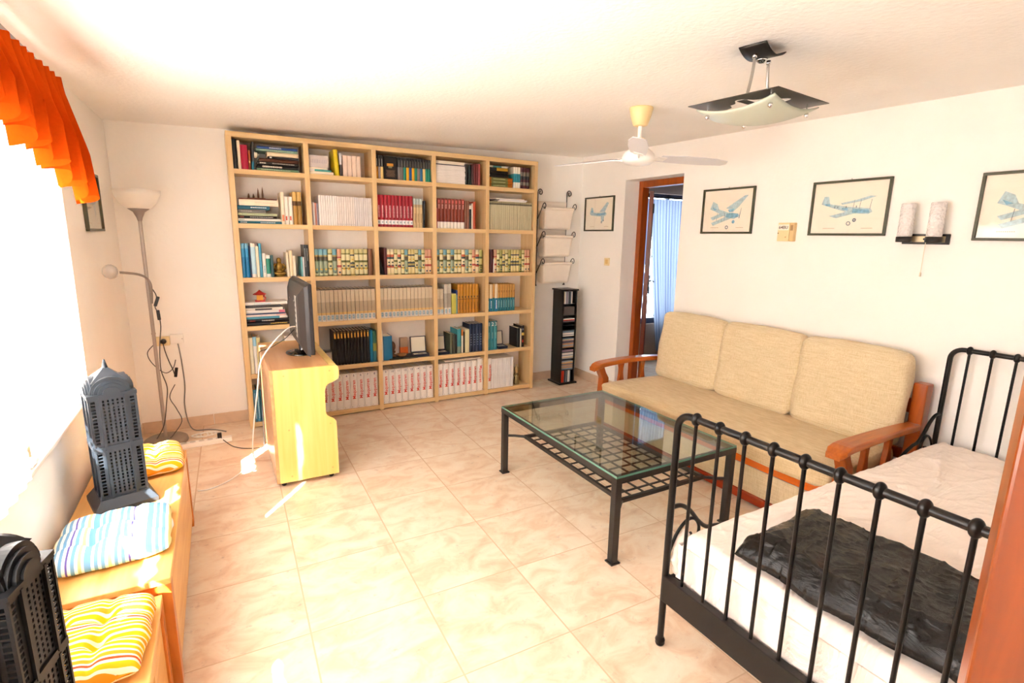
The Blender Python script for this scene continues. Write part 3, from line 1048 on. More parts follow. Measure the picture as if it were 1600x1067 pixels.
x = cell(0, 2, [B('black book with orange foot', 0.022, 0.185, bands=((0.52, '#d68a14'), (1.0, '#232526')), marks=[(0.55, 0.85, 0.42, 0.58, '#b7b2a8')]), B('black book with grey foot', 0.018, 0.185, bands=((0.52, '#a99a94'), (1.0, '#232526')), marks=[(0.55, 0.85, 0.42, 0.58, '#b7b2a8')]),
                B('black book with cream foot', 0.022, 0.185, bands=((0.52, '#f0cf84'), (1.0, '#232526')), marks=[(0.55, 0.85, 0.42, 0.58, '#b7b2a8')]), G(0.004),
                B('dark book facing out with a small lamp picture', 0.108, 0.180, '#191718', d=0.03, soft=True, marks=[(0.58, 0.70, 0.22, 0.72, '#c98a2e'), (0.50, 0.58, 0.33, 0.62, '#7d7a58'), (0.12, 0.42, 0.12, 0.88, '#6b5242~')]), G(0.008)] +
         [B('black-topped volume with %s foot' % nm, 0.0232, 0.180, bands=((0.58, c), (1.0, '#232728')), marks=[(0.60, 0.88, 0.42, 0.56, '#8f8d86')]) for c, nm in
          zip(bot13, ['light grey', 'dark grey', 'green', 'amber', 'blue', 'yellow', 'deep green', 'warm grey', 'steel blue', 'cream', 'emerald', 'sea green'])])
cell(0, 3, [S(0.285, [(B('thin white magazine lying flat', 0.0135, 0.28, W1, n=1, soft=True, d=0.2), 0.001 * (k % 3)) for k in range(11)] + [(B('thin navy magazine lying flat', 0.006, 0.28, '#2b3350', soft=True, d=0.2), 0.0), (B('thick white magazine lying flat', 0.026, 0.275, '#f4ead8', soft=True, d=0.2), 0.0)]),
            B('black and green upright book', 0.030, 0.175, bands=((1.0, '#1f2422'),)), B('dark green upright book', 0.026, 0.170, '#25352f'), B('dark maroon book', 0.022, 0.175, '#4a1f20'), B('maroon upright book', 0.022, 0.185, '#7a2a2a', n=2), B('rose book', 0.018, 0.185, '#b7585a'), ])
olive = ((0.12, '#c8781e'), (0.80, '#7e8450'), (1.0, '#c06a1a'))
cell(0, 4, [S(0.262, [(B('olive book with orange ends lying flat', 0.028, 0.252, bands=olive, n=1, d=0.19, marks=[(0.2, 0.7, 0.4, 0.6, '#c9cf9a~')]), 0.0)] * 3 +
                      [(B('black book lying flat', 0.030, 0.205, '#262524', marks=[(0.02, 0.06, 0.3, 0.6, '#d5cdb9')]), 0.001), (B('charcoal book lying flat', 0.026, 0.200, '#1f2220'), 0.001),
                       (B('black and yellow book lying flat', 0.028, 0.200, bands=((0.42, '#23262a'), (1.0, '#d8a52c'))), 0.001), (B('teal book with white ends lying flat', 0.014, 0.195, bands=((0.25, '#eae6de'), (0.7, '#3f9aa0'), (1.0, '#eae6de'))), 0.001)]),
            B('white book with teal band', 0.0235, 0.190, bands=((0.28, '#efe9dc'), (0.68, '#2f9bb0'), (1.0, '#efe6d4')), n=3),
            B('maroon and grey banded volume', 0.0335, 0.188, bands=((0.16, '#58222c'), (0.32, '#8a7d72'), (0.44, '#4a2430'), (0.6, '#2c3038'), (0.8, '#877b70'), (1.0, '#5a2833')), n=3)])
# --- second row
st2 = S(0.295, [(B('teal-edged white atlas lying flat', 0.018, 0.295, '#2f7f95', marks=[(0.05, 0.2, 0.3, 0.7, '#ffffff~'), (0.5, 0.85, 0.3, 0.7, '#dfeaf0~')]), 0),
                (B('white book lying flat', 0.018, 0.29, '#f0eadf', marks=[(0.02, 0.15, 0.3, 0.7, '#3a93a8~')]), 0), (B('black book with red title lying flat', 0.020, 0.262, '#2a2726', marks=[(0.05, 0.15, 0.3, 0.7, '#c6503a~'), (0.3, 0.9, 0.35, 0.65, '#d9d2c6~')]), 0.002),
                (B('pale sage book lying flat', 0.018, 0.262, '#c9cfa6', marks=[(0.1, 0.9, 0.3, 0.7, '#8ea087~')]), 0.002), (B('short grey book lying flat', 0.026, 0.185, '#8d8882', marks=[(0.1, 0.5, 0.4, 0.6, '#c8c2ba~')]), 0.004),
                (B('teal-blue book with white title lying flat', 0.026, 0.215, '#24708c', marks=[(0.4, 0.9, 0.35, 0.65, '#e4eef2~')]), 0.003), (B('thick cream book with maroon edge lying flat', 0.044, 0.265, '#f7e9cf', marks=[(0.4, 0.9, 0.45, 0.55, '#c9a98e~')]), 0.014), (B('flat maroon folder lying', 0.008, 0.255, '#6d2f27'), 0.016)])
cell(1, 0, [st2, B('tall cream book', 0.026, 0.235, '#f3e6cb', marks=[(0.1, 0.3, 0.2, 0.8, '#e28a63')]), B('white shorter book', 0.028, 0.205, '#f7f0e2', marks=[(0.15, 0.3, 0.1, 0.5, '#c9502e')], n=2),
            G(0.001), B('golden tan book with dark label', 0.031, 0.243, bands=((0.58, '#c99a4a'), (0.72, '#6b4a26'), (1.0, '#dcb66a')), n=2)])
cell(1, 1, [B('slim grey book', 0.012, 0.175, '#b9b5b6'), B('slim white book', 0.012, 0.173, '#efe9e6'), B('slim coral book', 0.011, 0.170, '#d98f77'), B('slim grey-blue book', 0.013, 0.165, '#a5a4b4'), G(0.003)] +
     [B('white magazine spine', 0.0165, 0.228, W1, soft=True, n=8, d=0.2), B('cream magazine spine', 0.0165, 0.226, '#eadfd8', soft=True, n=8, d=0.2, marks=[(0.04, 0.07, 0.2, 0.8, '#c6bdb8')]), B('pale grey magazine spine', 0.0165, 0.224, '#e1dad8', soft=True, n=8, d=0.2)])
cell(1, 2, [B('red volume with white script and label', 0.0302, 0.258, bands=((0.08, '#a5142a'), (0.22, '#ece8e8'), (1.0, '#b3162c')), n=10, marks=[(0.30, 0.68, 0.38, 0.72, '#f1c9cb~'), (0.12, 0.18, 0.3, 0.6, '#7a8f9c')]), G(0.002),
            B('tan volume with blue top label', 0.027, 0.240, bands=((0.7, '#d9bd8d'), (0.8, '#cbb48c'), (1.0, '#b9c9c4')), n=3, marks=[(0.18, 0.5, 0.2, 0.8, '#a38a63~')]), B('narrow black book', 0.018, 0.225, '#24262a', lean=0.03, marks=[(0.3, 0.9, 0.4, 0.6, '#8a8e92~')])])
cell(1, 3, [B('narrow pink book', 0.015, 0.24, bands=((0.72, '#c34a58'), (1.0, '#2a1a1e')), soft=True), B('russet volume with white foot', 0.0318, 0.255, bands=((0.22, '#f0e6dc'), (0.24, '#6b2a3a'), (1.0, '#8e3420')), n=8, marks=[(0.84, 0.95, 0.25, 0.75, '#c8625a'), (0.66, 0.82, 0.3, 0.7, '#e0a89c~')]),
            G(0.002), B('brown plain book', 0.021, 0.245, '#96604a', n=2), B('black and white slim book', 0.022, 0.205, bands=((0.85, '#23282a'), (1.0, '#e9e4da'))), B('white slim book', 0.012, 0.225, '#efe8da'), B('orange-red book', 0.030, 0.240, '#c8502f')])
cell(1, 4, [B('olive-cream periodical volume', 0.0214, 0.255, bands=((0.88, '#c9c2a0'), (0.94, '#6f6a58'), (1.0, '#b9b08c')), n=21, soft=True)])
xs = DIV[4] + 0.11
for k, (dx, c) in enumerate(((0, '#f2ede6'), (0.012, '#e3e3ea'), (-0.02, '#f4efe8'))):
    sp = B('', 0.009, 0.30, c, soft=True, d=0.2, name='magazine')
    o = place_book(sp, (xs + dx + 0.01, BYF + 0.022, SHZ[1] + 0.2565 + 0.0095 * (k + 1)), (0, PI / 2, 0))
    tag(o, ['white', 'pale grey', 'white'][k] + ' magazine lying on the olive-cream volumes, %s of three' % ['lowest', 'middle', 'topmost'][k], 'magazine', 'magazines lying on the olive-cream volumes')
# --- third row
cell(2, 0, [B('bright blue volume', 0.026, 0.252, bands=((0.6, '#1f86c0'), (0.85, '#3fa4d8'), (1.0, '#7fc3e2')), n=2), B('navy slim book', 0.010, 0.235, '#26345a'), B('white and sky-blue tall book', 0.034, 0.252, bands=((0.1, '#f4ecdf'), (0.9, '#bfe0ee'), (1.0, '#f4ecdf'))), B('cream narrow book', 0.020, 0.232, '#f2e7c9'),
            B('sky-blue narrow book', 0.020, 0.252, '#58b3d2'), B('white short book', 0.024, 0.180, '#f2ece0', marks=[(0.2, 0.5, 0.3, 0.7, '#4fa3b8~')]), B('green and white short book', 0.030, 0.165, bands=((0.15, '#eef0ea'), (0.85, '#2f9a80'), (1.0, '#eef0ea'))),
            B('dark teal short book', 0.020, 0.165, '#39646a'), G(0.088), B('cream leaning book', 0.018, 0.185, '#f5e8cc', lean=-0.03), B('ivory taller book', 0.024, 0.200, '#f0dcb4'), B('ivory short book', 0.020, 0.160, '#f3e8cc'), ])
# the last few of that compartment
cell_tail = [B('light teal slim book', 0.013, 0.150, '#6fb7c2'), B('white slim book', 0.016, 0.150, '#e9e4e6')]
def tail(row, col, x, items, what):
    z = SHZ[row] + 0.0004
    for it in items:
        o = place_book(it, (x, BYF + 0.02, z), (0, it['lean'], 0)); x += it['t'] + it['h'] * abs(math.sin(it['lean'])) + 0.001
        tag(o, '%s, %s' % (it['desc'], what), 'book', 'books in the %s, %s column' % (ROWN[row], COLN[col]))
tail(2, 0, DIV[1] - 0.018 - 0.063, [B('light teal slim book', 0.012, 0.150, '#6fb7c2'), B('white slim short book', 0.012, 0.150, '#e9e4e6'), B('charcoal tall magazine', 0.016, 0.245, '#44484a', soft=True, marks=[(0.3, 0.9, 0.3, 0.7, '#b9b7b0~')]), B('black tall magazine', 0.016, 0.243, '#26282a', soft=True, marks=[(0.5, 0.9, 0.3, 0.7, '#b9b7b0~')])], 'right end of the third row, first column')

DECO = {
    'pale blue and gold marbled volume': ((0.03, '#8f9a6a'), (0.12, '#cfd8b0'), (0.30, '#8fa998'), (0.55, '#a8b89a'), (0.60, '#5f6a4a'), (0.72, '#5d5240'), (0.78, '#b9a35e'), (1.0, '#7fb6c4')),
    'cream and olive marbled volume': ((0.05, '#7a7a3c'), (0.25, '#ddd6a6'), (0.30, '#8a8a4e'), (0.50, '#d8cf98'), (0.58, '#77783e'), (0.80, '#e4dcae'), (0.85, '#8d8b4c'), (1.0, '#cfc78c')),
    'coral and cream marbled volume': ((0.06, '#d9c98e'), (0.28, '#e6d6a8'), (0.38, '#c8553c'), (0.62, '#e9dcb4'), (0.70, '#3f5a5c'), (0.80, '#d96f4c'), (0.90, '#e7d9b0'), (1.0, '#d8ceaa')),
    'gold and navy marbled volume': ((0.05, '#a89348'), (0.3, '#e1d193'), (0.36, '#2b3c5c'), (0.44, '#c9b56c'), (0.5, '#2c3a58'), (0.75, '#ddcd90'), (0.80, '#31405c'), (1.0, '#d3c07c')),
    'rose and cream marbled volume': ((0.06, '#cfa36a'), (0.32, '#e8c79e'), (0.4, '#c4534c'), (0.66, '#ecd0a4'), (0.72, '#bf5a4a'), (1.0, '#e2a886')),
    'green and gold marbled volume': ((0.06, '#5f6c30'), (0.30, '#b8b368'), (0.36, '#4f5f30'), (0.62, '#c7bf78'), (0.70, '#56652f'), (1.0, '#b4ae62')),
}
dk = list(DECO)


def deco(seq_, t=0.0335, h=0.212):
    return [B(dk[i], t, h, bands=DECO[dk[i]], marks=[(0.1 + 0.12 * ((i + k) % 5), 0.16 + 0.12 * ((i + k) % 5), 0.25, 0.75, ('#4a5a48', '#c9a23e', '#2f4452')[(i + k) % 3]) for k in range(2)]) for i in seq_]


cell(2, 1, deco([0, 0, 0, 1, 0, 4, 1, 1, 3, 1, 1, 1], 0.0343) + [G(0.004), B('plain brown book', 0.036, 0.215, '#8d5f44')])
cell(2, 2, [B('thin dark magazine leaning', 0.006, 0.15, '#23242c', soft=True, lean=-0.28, name='magazine', dy=0.004), B('maroon plain book', 0.024, 0.225, '#5c1c22')] + deco([2, 2, 1, 2, 1, 0, 3, 3, 1, 0, 1, 4, 4], 0.0298))
cell(2, 3, deco([0, 1, 0, 1, 0, 1, 1, 2, 0, 1, 4, 2, 5], 0.0345))
cell(2, 4, [G(0.004), B('dark maroon book', 0.026, 0.215, '#5c1a1a', n=2), G(0.002), B('thin white booklet', 0.007, 0.125, '#efe9e4', soft=True)] + deco([4, 1, 5, 3, 1, 5, 3, 3, 3, 5, 1, 4, 4], 0.0295))

# --- fourth row
st4 = S(0.30, [(B('black book with yellow title lying flat', 0.022, 0.300, '#232126', marks=[(0.55, 0.95, 0.3, 0.6, '#e6c04a~')]), 0), (B('black book with red and white titles lying flat', 0.026, 0.300, '#1b191c', marks=[(0.08, 0.2, 0.35, 0.65, '#c9402c~'), (0.35, 0.65, 0.3, 0.7, '#d8d2ca~')]), 0),
               (B('sky-blue and white book lying flat', 0.018, 0.290, bands=((0.8, '#5fb0cc'), (1.0, '#f2ebe0'))), 0), (B('pink-white book lying flat', 0.016, 0.28, bands=((0.75, '#f2ded8'), (1.0, '#e8bdb4'))), 0), (B('navy slim volume lying flat', 0.008, 0.275, '#2f4a78'), 0),
               (B('white volume lying flat', 0.022, 0.275, '#f3ebe2', marks=[(0.84, 0.99, 0.05, 0.95, '#d0687c')]), 0), (B('white book with dark label lying flat', 0.020, 0.26, '#f0e6d8', marks=[(0.25, 0.7, 0.3, 0.95, '#4a4244')]), 0),
               (B('dark grey book lying flat', 0.020, 0.245, '#4c484a', marks=[(0.1, 0.7, 0.4, 0.6, '#7b7673~')]), 0), (B('white top volume lying flat', 0.022, 0.295, '#f4f0ea', marks=[(0.2, 0.6, 0.4, 0.7, '#9fc7d2~')]), 0)])
cell(3, 0, [st4, G(0.012), B('dark brown upright book', 0.030, 0.165, '#3a3230'), B('white volume with yellow foot', 0.024, 0.205, bands=((0.18, '#e8a62a'), (0.5, '#a9a2a2'), (1.0, '#ece6e2')), n=4, lean=0)])
topm = lambda i: []
beige = dict(bands=((0.04, '#efe7dc'), (0.20, '#e9e0d4'), (0.27, '#ddb878'), (0.6, '#c9b698'), (0.97, '#d3c3a8'), (1.0, '#5a4a40')))
ovm = None


def oval_text(i):
    global ovm
    if ovm is None:
        m = MB()
        m.tube([(0.0095 * math.cos(2 * PI * k / 20), 0.019 * math.sin(2 * PI * k / 20), 0) for k in range(20)], 0.0016, 5, 0, True)
        m.box(-0.004, -0.012, -0.0005, 0.004, -0.002, 0.0005).box(-0.004, 0.002, -0.0005, 0.004, 0.012, 0.0005)
        ovm = m.mesh('h_oval_mark', M('blue_oval_print', '#3f8fb4', 0.5))
    return [(ovm, 0.030, 0.0168)]


cell(3, 1, [B('beige volume with blue oval mark', 0.0329, 0.262, n=14, text=oval_text, soft=True, **beige)])
cell(3, 2, [B('beige volume with blue oval mark', 0.0329, 0.262, n=14, text=oval_text, soft=True, **beige)])
grey4 = dict(bands=((0.22, '#e9e2d6'), (0.7, '#b7ad9c'), (1.0, '#c8c1b4')))
cell(3, 3, [B('beige volume with blue oval mark', 0.0330, 0.240, n=2, text=oval_text, soft=True, **beige), G(0.004),
            B('taller grey volume with blue oval mark', 0.0345, 0.272, n=2, text=oval_text, soft=True, lean=0.0, **grey4), G(0.003),
            B('pale green-yellow book', 0.045, 0.185, bands=((0.95, '#c9c65a'), (1.0, '#d8d488')), soft=True), B('narrow blue book', 0.012, 0.215, bands=((0.8, '#6aa8b8'), (1.0, '#27509a'))), G(0.002),
            B('orange volume with dark print', 0.0298, 0.268, bands=((0.48, '#d08a1e'), (0.50, '#7a4f1c'), (1.0, '#d69426')), n=7, marks=[(0.12, 0.38, 0.35, 0.65, '#4a3418~'), (0.53, 0.6, 0.3, 0.7, '#5c4020'), (0.82, 0.92, 0.35, 0.65, '#a3651a~')], jit=0.002)])
ot = dict(bands=((0.47, '#1f7f8e'), (0.5, '#2e6f70'), (1.0, '#d9a04e')))
cell(3, 4, [B('orange and teal volume', 0.0235, 0.258, n=1, marks=[(0.10, 0.4, 0.35, 0.65, '#bfe0e0~')], **ot), B('white and teal volume', 0.032, 0.258, bands=((0.48, '#2688b0'), (1.0, '#ecd9b4')), marks=[(0.12, 0.4, 0.35, 0.65, '#e8f2f4~')]),
            B('narrow orange-teal volume', 0.022, 0.262, n=1, **ot), B('white volume with bright blue foot', 0.030, 0.262, bands=((0.48, '#1f86bd'), (1.0, '#f0dfbe')), marks=[(0.1, 0.42, 0.3, 0.7, '#f2f6f6~')]),
            B('matching orange and teal volume', 0.0262, 0.255, n=7, marks=[(0.14, 0.42, 0.35, 0.65, '#9ccccc~'), (0.7, 0.78, 0.35, 0.65, '#8a5a24')], **ot)])
# --- fifth row
cell(4, 0, [B('cream book behind the television cabinet', 0.03, 0.285, '#f0e8c8'), B('white and blue tall book', 0.024, 0.290, bands=((0.75, '#f4f0ea'), (1.0, '#9fd0e4'))), B('pale yellow tall book', 0.026, 0.280, '#ece0a0')])
bk = B('black volume with gold head label', 0.0262, 0.288, bands=((0.80, '#1d1c1f'), (0.93, '#1d1c1f'), (1.0, '#2e2a28')), n=11, marks=[(0.79, 0.93, 0.25, 0.72, '#d39a3e'), (0.95, 0.97, 0.2, 0.8, '#8a6a30')])
cell(4, 1, [G(0.115), bk, G(0.001), B('bright blue book', 0.026, 0.280, '#1d8cc0'), B('green and yellow slim book', 0.013, 0.272, bands=((0.35, '#3e8a9a'), (0.6, '#b8b85a'), (1.0, '#4f8a6a')), n=2)])
cell(4, 2, [B('thin white tall book', 0.014, 0.270, '#e9e2d8'), G(0.004), B('blue two-part slipcased set', 0.078, 0.215, '#2477a4', d=0.16, marks=[(0.02, 0.98, 0.47, 0.50, '#1b5f8a')])])
cell(4, 3, [G(0.128), B('olive upright book', 0.028, 0.190, '#58614e', n=1), B('grey-green upright book', 0.026, 0.185, '#4c5248'), B('black slim book', 0.014, 0.178, '#26262a'), B('teal book with pale foot', 0.044, 0.228, bands=((0.28, '#8fa08e'), (1.0, '#3f9fae'))),
            B('orange and white slim book', 0.014, 0.220, bands=((0.75, '#efe6d2'), (1.0, '#d07a24'))), B('black narrow book', 0.014, 0.200, '#24221f'), G(0.005), B('cream thick book', 0.044, 0.222, '#d9d2a8', soft=True), G(0.003),
            B('navy volume with white stars', 0.0330, 0.268, '#1d3050', n=4, marks=[(0.25 + 0.09 * k, 0.27 + 0.09 * k, 0.3, 0.7, '#8fa3b8') for k in range(5)])])
num_me = {}


def num_text(i):
    s = str(i + 1)
    if s not in num_me:
        num_me[s] = text_mesh(s, 0.050, M('white_print', '#eef2f0', 0.5)); num_me[s].name = 'h_num'
    return [(num_me[s], 0.252, 0.018)]


cell(4, 4, [B('teal volume with white numeral and titles', 0.0362, 0.282, '#3b93a0', n=3, marks=[(0.40, 0.62, 0.42, 0.56, '#bfdcdc~'), (0.1, 0.3, 0.46, 0.54, '#9cc6c8~')], text=num_text)])
tail(4, 4, DIV[5] - 0.018 - 0.142, [B('black upright book by the open case', 0.034, 0.195, '#17171a'), B('thin cream book', 0.010, 0.185, '#e6dcc4'), B('black book with red and yellow spots', 0.036, 0.215, '#1c1a1e', marks=[(0.55, 0.68, 0.1, 0.9, '#e8cf6a'), (0.22, 0.34, 0.3, 0.6, '#cf3a2a'), (0.8, 0.88, 0.2, 0.8, '#aeb0b4~')])], 'right part of the fifth row, fifth column')

# --- bottom row: numbered magazine binders
maq_up = text_mesh('Maquetren', 0.0385, M('red_print', '#d4392c', 0.5)); maq_up.name = 'v_maq'
maq_dn = maq_up.copy(); maq_dn.name = 'vd_maq'
bnum = {}


def binder_text(offset, show=True, down=False):
    def f(i):
        out = [(maq_dn if down else maq_up, 0.165, 0.0285)]
        if show:
            s = str(i + offset)
            if s not in bnum:
                bnum[s] = text_mesh(s, 0.026, M('grey_print', '#55506a', 0.5)); bnum[s].name = 'h_bnum'
            out.append((bnum[s], 0.288, 0.028))
        return out
    return f


bind = dict(bands=((0.965, '#f3eee9'), (1.0, '#efe9e2')), d=0.205)
rv = [(0.965, 0.975, 0.12, 0.2, '#7d7468'), (0.965, 0.975, 0.8, 0.88, '#7d7468'), (0.035, 0.045, 0.12, 0.2, '#5a5248'), (0.035, 0.045, 0.8, 0.88, '#5a5248')]
cell(5, 0, [G(0.002), B('sky-blue tall periodical', 0.022, 0.262, '#5b9fc0', n=2, marks=[(0.1, 0.9, 0.3, 0.7, '#bfe0ea~')]), B('teal periodical', 0.030, 0.258, '#2f7c90', n=3, marks=[(0.1, 0.9, 0.3, 0.7, '#8fc2cc~')])])
cell(5, 1, [B('white numbered binder with red title', 0.0580, 0.308, n=8, marks=rv, text=binder_text(1), name='ring_binder', **bind)])
cell(5, 2, [B('white numbered binder with red title', 0.0580, 0.308, n=8, marks=rv, text=binder_text(9), name='ring_binder', **bind)])
cell(5, 3, [B('white unnumbered binder with red railway title', 0.0580, 0.306, n=7, marks=rv, text=binder_text(0, False), name='ring_binder', **bind), B('white binder with red title running downward', 0.0580, 0.316, n=1, marks=rv, text=binder_text(0, False, True), name='ring_binder', **bind)])
cell(5, 4, [B('white binder with red railway title', 0.048, 0.310, n=1, marks=rv[:2], text=binder_text(0, False), name='ring_binder', **bind), G(0.002), B('white paper periodical', 0.0235, 0.300, '#ece9e8', n=10, soft=True, d=0.205)])
lay = B('', 0.012, 0.36, '#d8cbbb', d=0.2, soft=True)
lo = place_book(lay, (DIV[3] + 0.10, BYF + 0.03, SHZ[5] + 0.3165 + 0.013), (0, PI / 2, 0))
tag(lo, 'beige folder lying across the white binders in the bottom row, fourth column', 'folder')

# ------------------------------------------------------------------ small things kept in the bookcase
brass = M('aged_brass', '#9a7a35', 0.4, 0.7, vary=0.2, vscale=40)
darkwood = M('carved_dark_wood', '#6b4526', 0.5, vary=0.3, vscale=30)
# cup on the stack
cup = thing('cup', 'small cream cup standing among the stacked books, top row, first column', 'cup', (DIV[0] + 0.162, BYF + 0.045, SHZ[0] + 0.0905))
MB().lathe([(0.0001, 0), (0.013, 0), (0.017, 0.012), (0.0185, 0.036), (0.0165, 0.036), (0.015, 0.012), (0.0001, 0.004)], 20).obj('cup_body', M('cream_china', '#efe6cf', 0.3), cup)
MB().tube([(0.017, 0, 0.028), (0.026, 0, 0.026), (0.026, 0, 0.014), (0.0165, 0, 0.011)], 0.002, 6).obj('handle', M('cream_china', '#efe6cf', 0.3), cup)
# wooden spikes ornament on the second row stack
ztop = SHZ[1] + 0.0004 + sum(sp['t'] + 0.0006 for sp, o_ in st2['items'])
orn = thing('spiked_ornament', 'small dark wooden ornament of four upright spikes on the stacked books', 'ornament', (DIV[0] + 0.155, BYF + 0.09, ztop))
MB().box(-0.062, -0.015, 0, 0.062, 0.015, 0.006).obj('base', darkwood, orn, 0.001)
for x, h in ((-0.05, 0.034), (-0.018, 0.032), (0.015, 0.075), (0.045, 0.085)):
    MB().lathe([(0.0001, 0), (0.007, 0), (0.0075, h * .3), (0.004, h * .75), (0.0001, h)], 10, (x, 0, 0.006)).obj('spike', darkwood, orn)
# seated brass figure
fg = MB()
fg.sphere((0, 0, 0.030), 0.036, 14, 0, (1.05, 0.8, 0.8)).sphere((0, 0, 0.075), 0.028, 14, 0, (1.0, 0.8, 1.3)).sphere((0, 0, 0.122), 0.019, 14, 0, (1, 1, 1.15))
fg.lathe([(0.0001, 0), (0.036, 0), (0.037, 0.008), (0.032, 0.014), (0.0001, 0.014)], 18)
fg.tube(smooth_path([(-0.025, 0, 0.095), (-0.043, -0.012, 0.07), (-0.02, -0.028, 0.05)]), 0.009, 8).tube(smooth_path([(0.025, 0, 0.095), (0.043, -0.012, 0.07), (0.02, -0.028, 0.05)]), 0.009, 8)
fg.tube(smooth_path([(-0.035, 0, 0.03), (-0.03, -0.03, 0.025), (0.012, -0.036, 0.022)]), 0.011, 8).tube(smooth_path([(0.035, 0, 0.03), (0.03, -0.03, 0.025), (-0.012, -0.036, 0.02)]), 0.011, 8)
o = fg.obj('seated_figurine', brass, None, loc=(DIV[0] + 0.280, BYF + 0.095, SHZ[2] + 0.0004))
tag(o, 'golden-brown seated figurine between the books, third row, first column', 'figurine')
# red pagoda on the fourth-row stack
ztop = SHZ[3] + 0.0004 + sum(sp['t'] + 0.0006 for sp, o_ in st4['items'])
pg = thing('pagoda_ornament', 'small red and yellow pagoda ornament on top of the stacked books', 'ornament', (DIV[0] + 0.125, BYF + 0.07, ztop))
redl = M('red_lacquer', '#b52a26', 0.4); yell = M('mustard_paint', '#d99a2b', 0.45)
MB().lathe([(0.0001, 0.060), (0.046, 0.054), (0.048, 0.058), (0.020, 0.074), (0.006, 0.086), (0.0001, 0.092)], 8, smooth=False).obj('roof', redl, pg)
MB().box(-0.022, -0.016, 0.012, 0.022, 0.016, 0.058).obj('house_body', yell, pg, 0.001)
MB().box(-0.034, -0.024, 0, 0.036, 0.024, 0.012).obj('base', redl, pg, 0.001)
MB().tube(smooth_path([(0.03, 0, 0.01), (0.040, 0, 0.028), (0.028, 0, 0.04), (0.034, 0, 0.05)]), 0.005, 7).obj('dragon_tail', redl, pg)


def open_case(label, x, row, w, lid_h, z_extra=0.0, rz=0.0):
    t = thing('presentation_case', label, 'box', (x, BYF + 0.075, SHZ[row] + 0.0004 + z_extra), rz)
    navy = M('navy_leatherette', '#232b40', 0.4, vary=0.1); satin = M('ivory_satin', '#e9e1cd', 0.5, bump=0.3, bscale=120)
    mb = MB(); h = 0.026; d = 0.05; b = 0.006
    mb.box(-w, -d, 0, w, d, 0.004).box(-w, -d, 0.004, w, -d + b, h).box(-w, d - b, 0.004, w, d, h).box(-w, -d + b, 0.004, -w + b, d - b, h).box(w - b, -d + b, 0.004, w, d - b, h)
    mb.obj('case_tray', navy, t, 0.001)
    MB().box(-w + b, -d + b, 0.004, w - b, d - b, h - 0.007).obj('satin_lining', satin, t, 0.002)
    MB().box(-w * 0.3, -0.004, h - 0.0065, w * 0.3, 0.004, h - 0.002).tube([(-0.012, 0.002, h - .004), (0, -0.012, h - .004), (0.012, 0.002, h - .004)], 0.0012, 6).obj('medal_clip', grey_metal, t)
    lid = bpy.data.objects.new('lid', None); COL.objects.link(lid); lid.parent = t; lid.location = (0, d, h); lid.rotation_euler = (math.radians(-8), 0, 0)
    mb = MB()
    mb.box(-w, 0.014, 0, w, 0.020, lid_h).box(-w, 0, 0, w, 0.014, b).box(-w, 0, lid_h - b, w, 0.014, lid_h).box(-w, 0, b, -w + b, 0.014, lid_h - b).box(w - b, 0, b, w, 0.014, lid_h - b)
    mb.obj('lid_shell', navy, lid, 0.001)
    MB().box(-w + b, 0.006, b, w - b, 0.014, lid_h - b).obj('lid_lining', satin, lid, 0.002)
    return t


# fifth row, third column: bust, wooden dish, orange box, open case, tray of prints
pr = MB().box(-0.165, -0.075, 0, 0.165, 0.075, 0.013)
o = pr.obj('flat_tray', [M('dark_patterned_print', '#3a3a34', 0.35, vary=0.6, vscale=25)], None, 0.002, loc=(DIV[2] + 0.265, BYF + 0.088, SHZ[4] + 0.0004))
tag(o, 'dark patterned flat tray lying under the bust and dish', 'tray')
bz = SHZ[4] + 0.0140
mb = MB()
mb.lathe([(0.0001, 0), (0.030, 0), (0.030, 0.012), (0.014, 0.022), (0.013, 0.05)], 16).sphere((0.002, 0, 0.092), 0.030, 14, 0, (0.85, 1, 1.45))
mb.sphere((0.004, -0.026, 0.088), 0.008, 8, 0, (0.8, 1, 1.4)).sphere((0, 0.0, 0.04), 0.024, 12, 0, (1.2, 0.7, 0.7))
o = mb.obj('carved_bust', darkwood, None, loc=(DIV[2] + 0.137, BYF + 0.10, bz)); tag(o, 'dark carved wooden bust beside the blue slipcased set', 'bust')
o = MB().lathe([(0.0001, 0), (0.026, 0), (0.046, 0.016), (0.047, 0.020), (0.042, 0.020), (0.022, 0.006), (0.0001, 0.005)], 24).obj('wooden_dish', M('light_turned_wood', '#a87f52', 0.4, vary=0.2), None, loc=(DIV[2] + 0.212, BYF + 0.075, bz))
tag(o, 'small round wooden dish in front of the carved bust', 'dish')
o = MB().box(-0.035, -0.02, 0, 0.035, 0.02, 0.16, 0).box(-0.036, -0.021, 0, 0.036, 0.021, 0.075, 1).obj('orange_box', [M('brown_card', '#a48a74', 0.6), M('orange_card', '#d2601c', 0.5)], None, 0.001, loc=(DIV[2] + 0.265, BYF + 0.185, SHZ[4] + 0.0004))
tag(o, 'brown and orange cardboard box behind the open white-lined case', 'box')
open_case('open navy case with ivory lining, fifth row, third bookcase column', DIV[2] + 0.385, 4, 0.072, 0.145, 0.0, -0.06)
bpy.data.objects['flat_tray'].location.x -= 0.05; bpy.data.objects['flat_tray'].scale = (0.78, 1, 1)
open_case('open dark case half hidden beside the olive book, fourth bookcase column', DIV[3] + 0.083, 4, 0.056, 0.135, 0.0, 0.0)
open_case('open dark case between the teal numbered volumes and black books', DIV[4] + 0.195, 4, 0.052, 0.135, 0.0, 0.0)
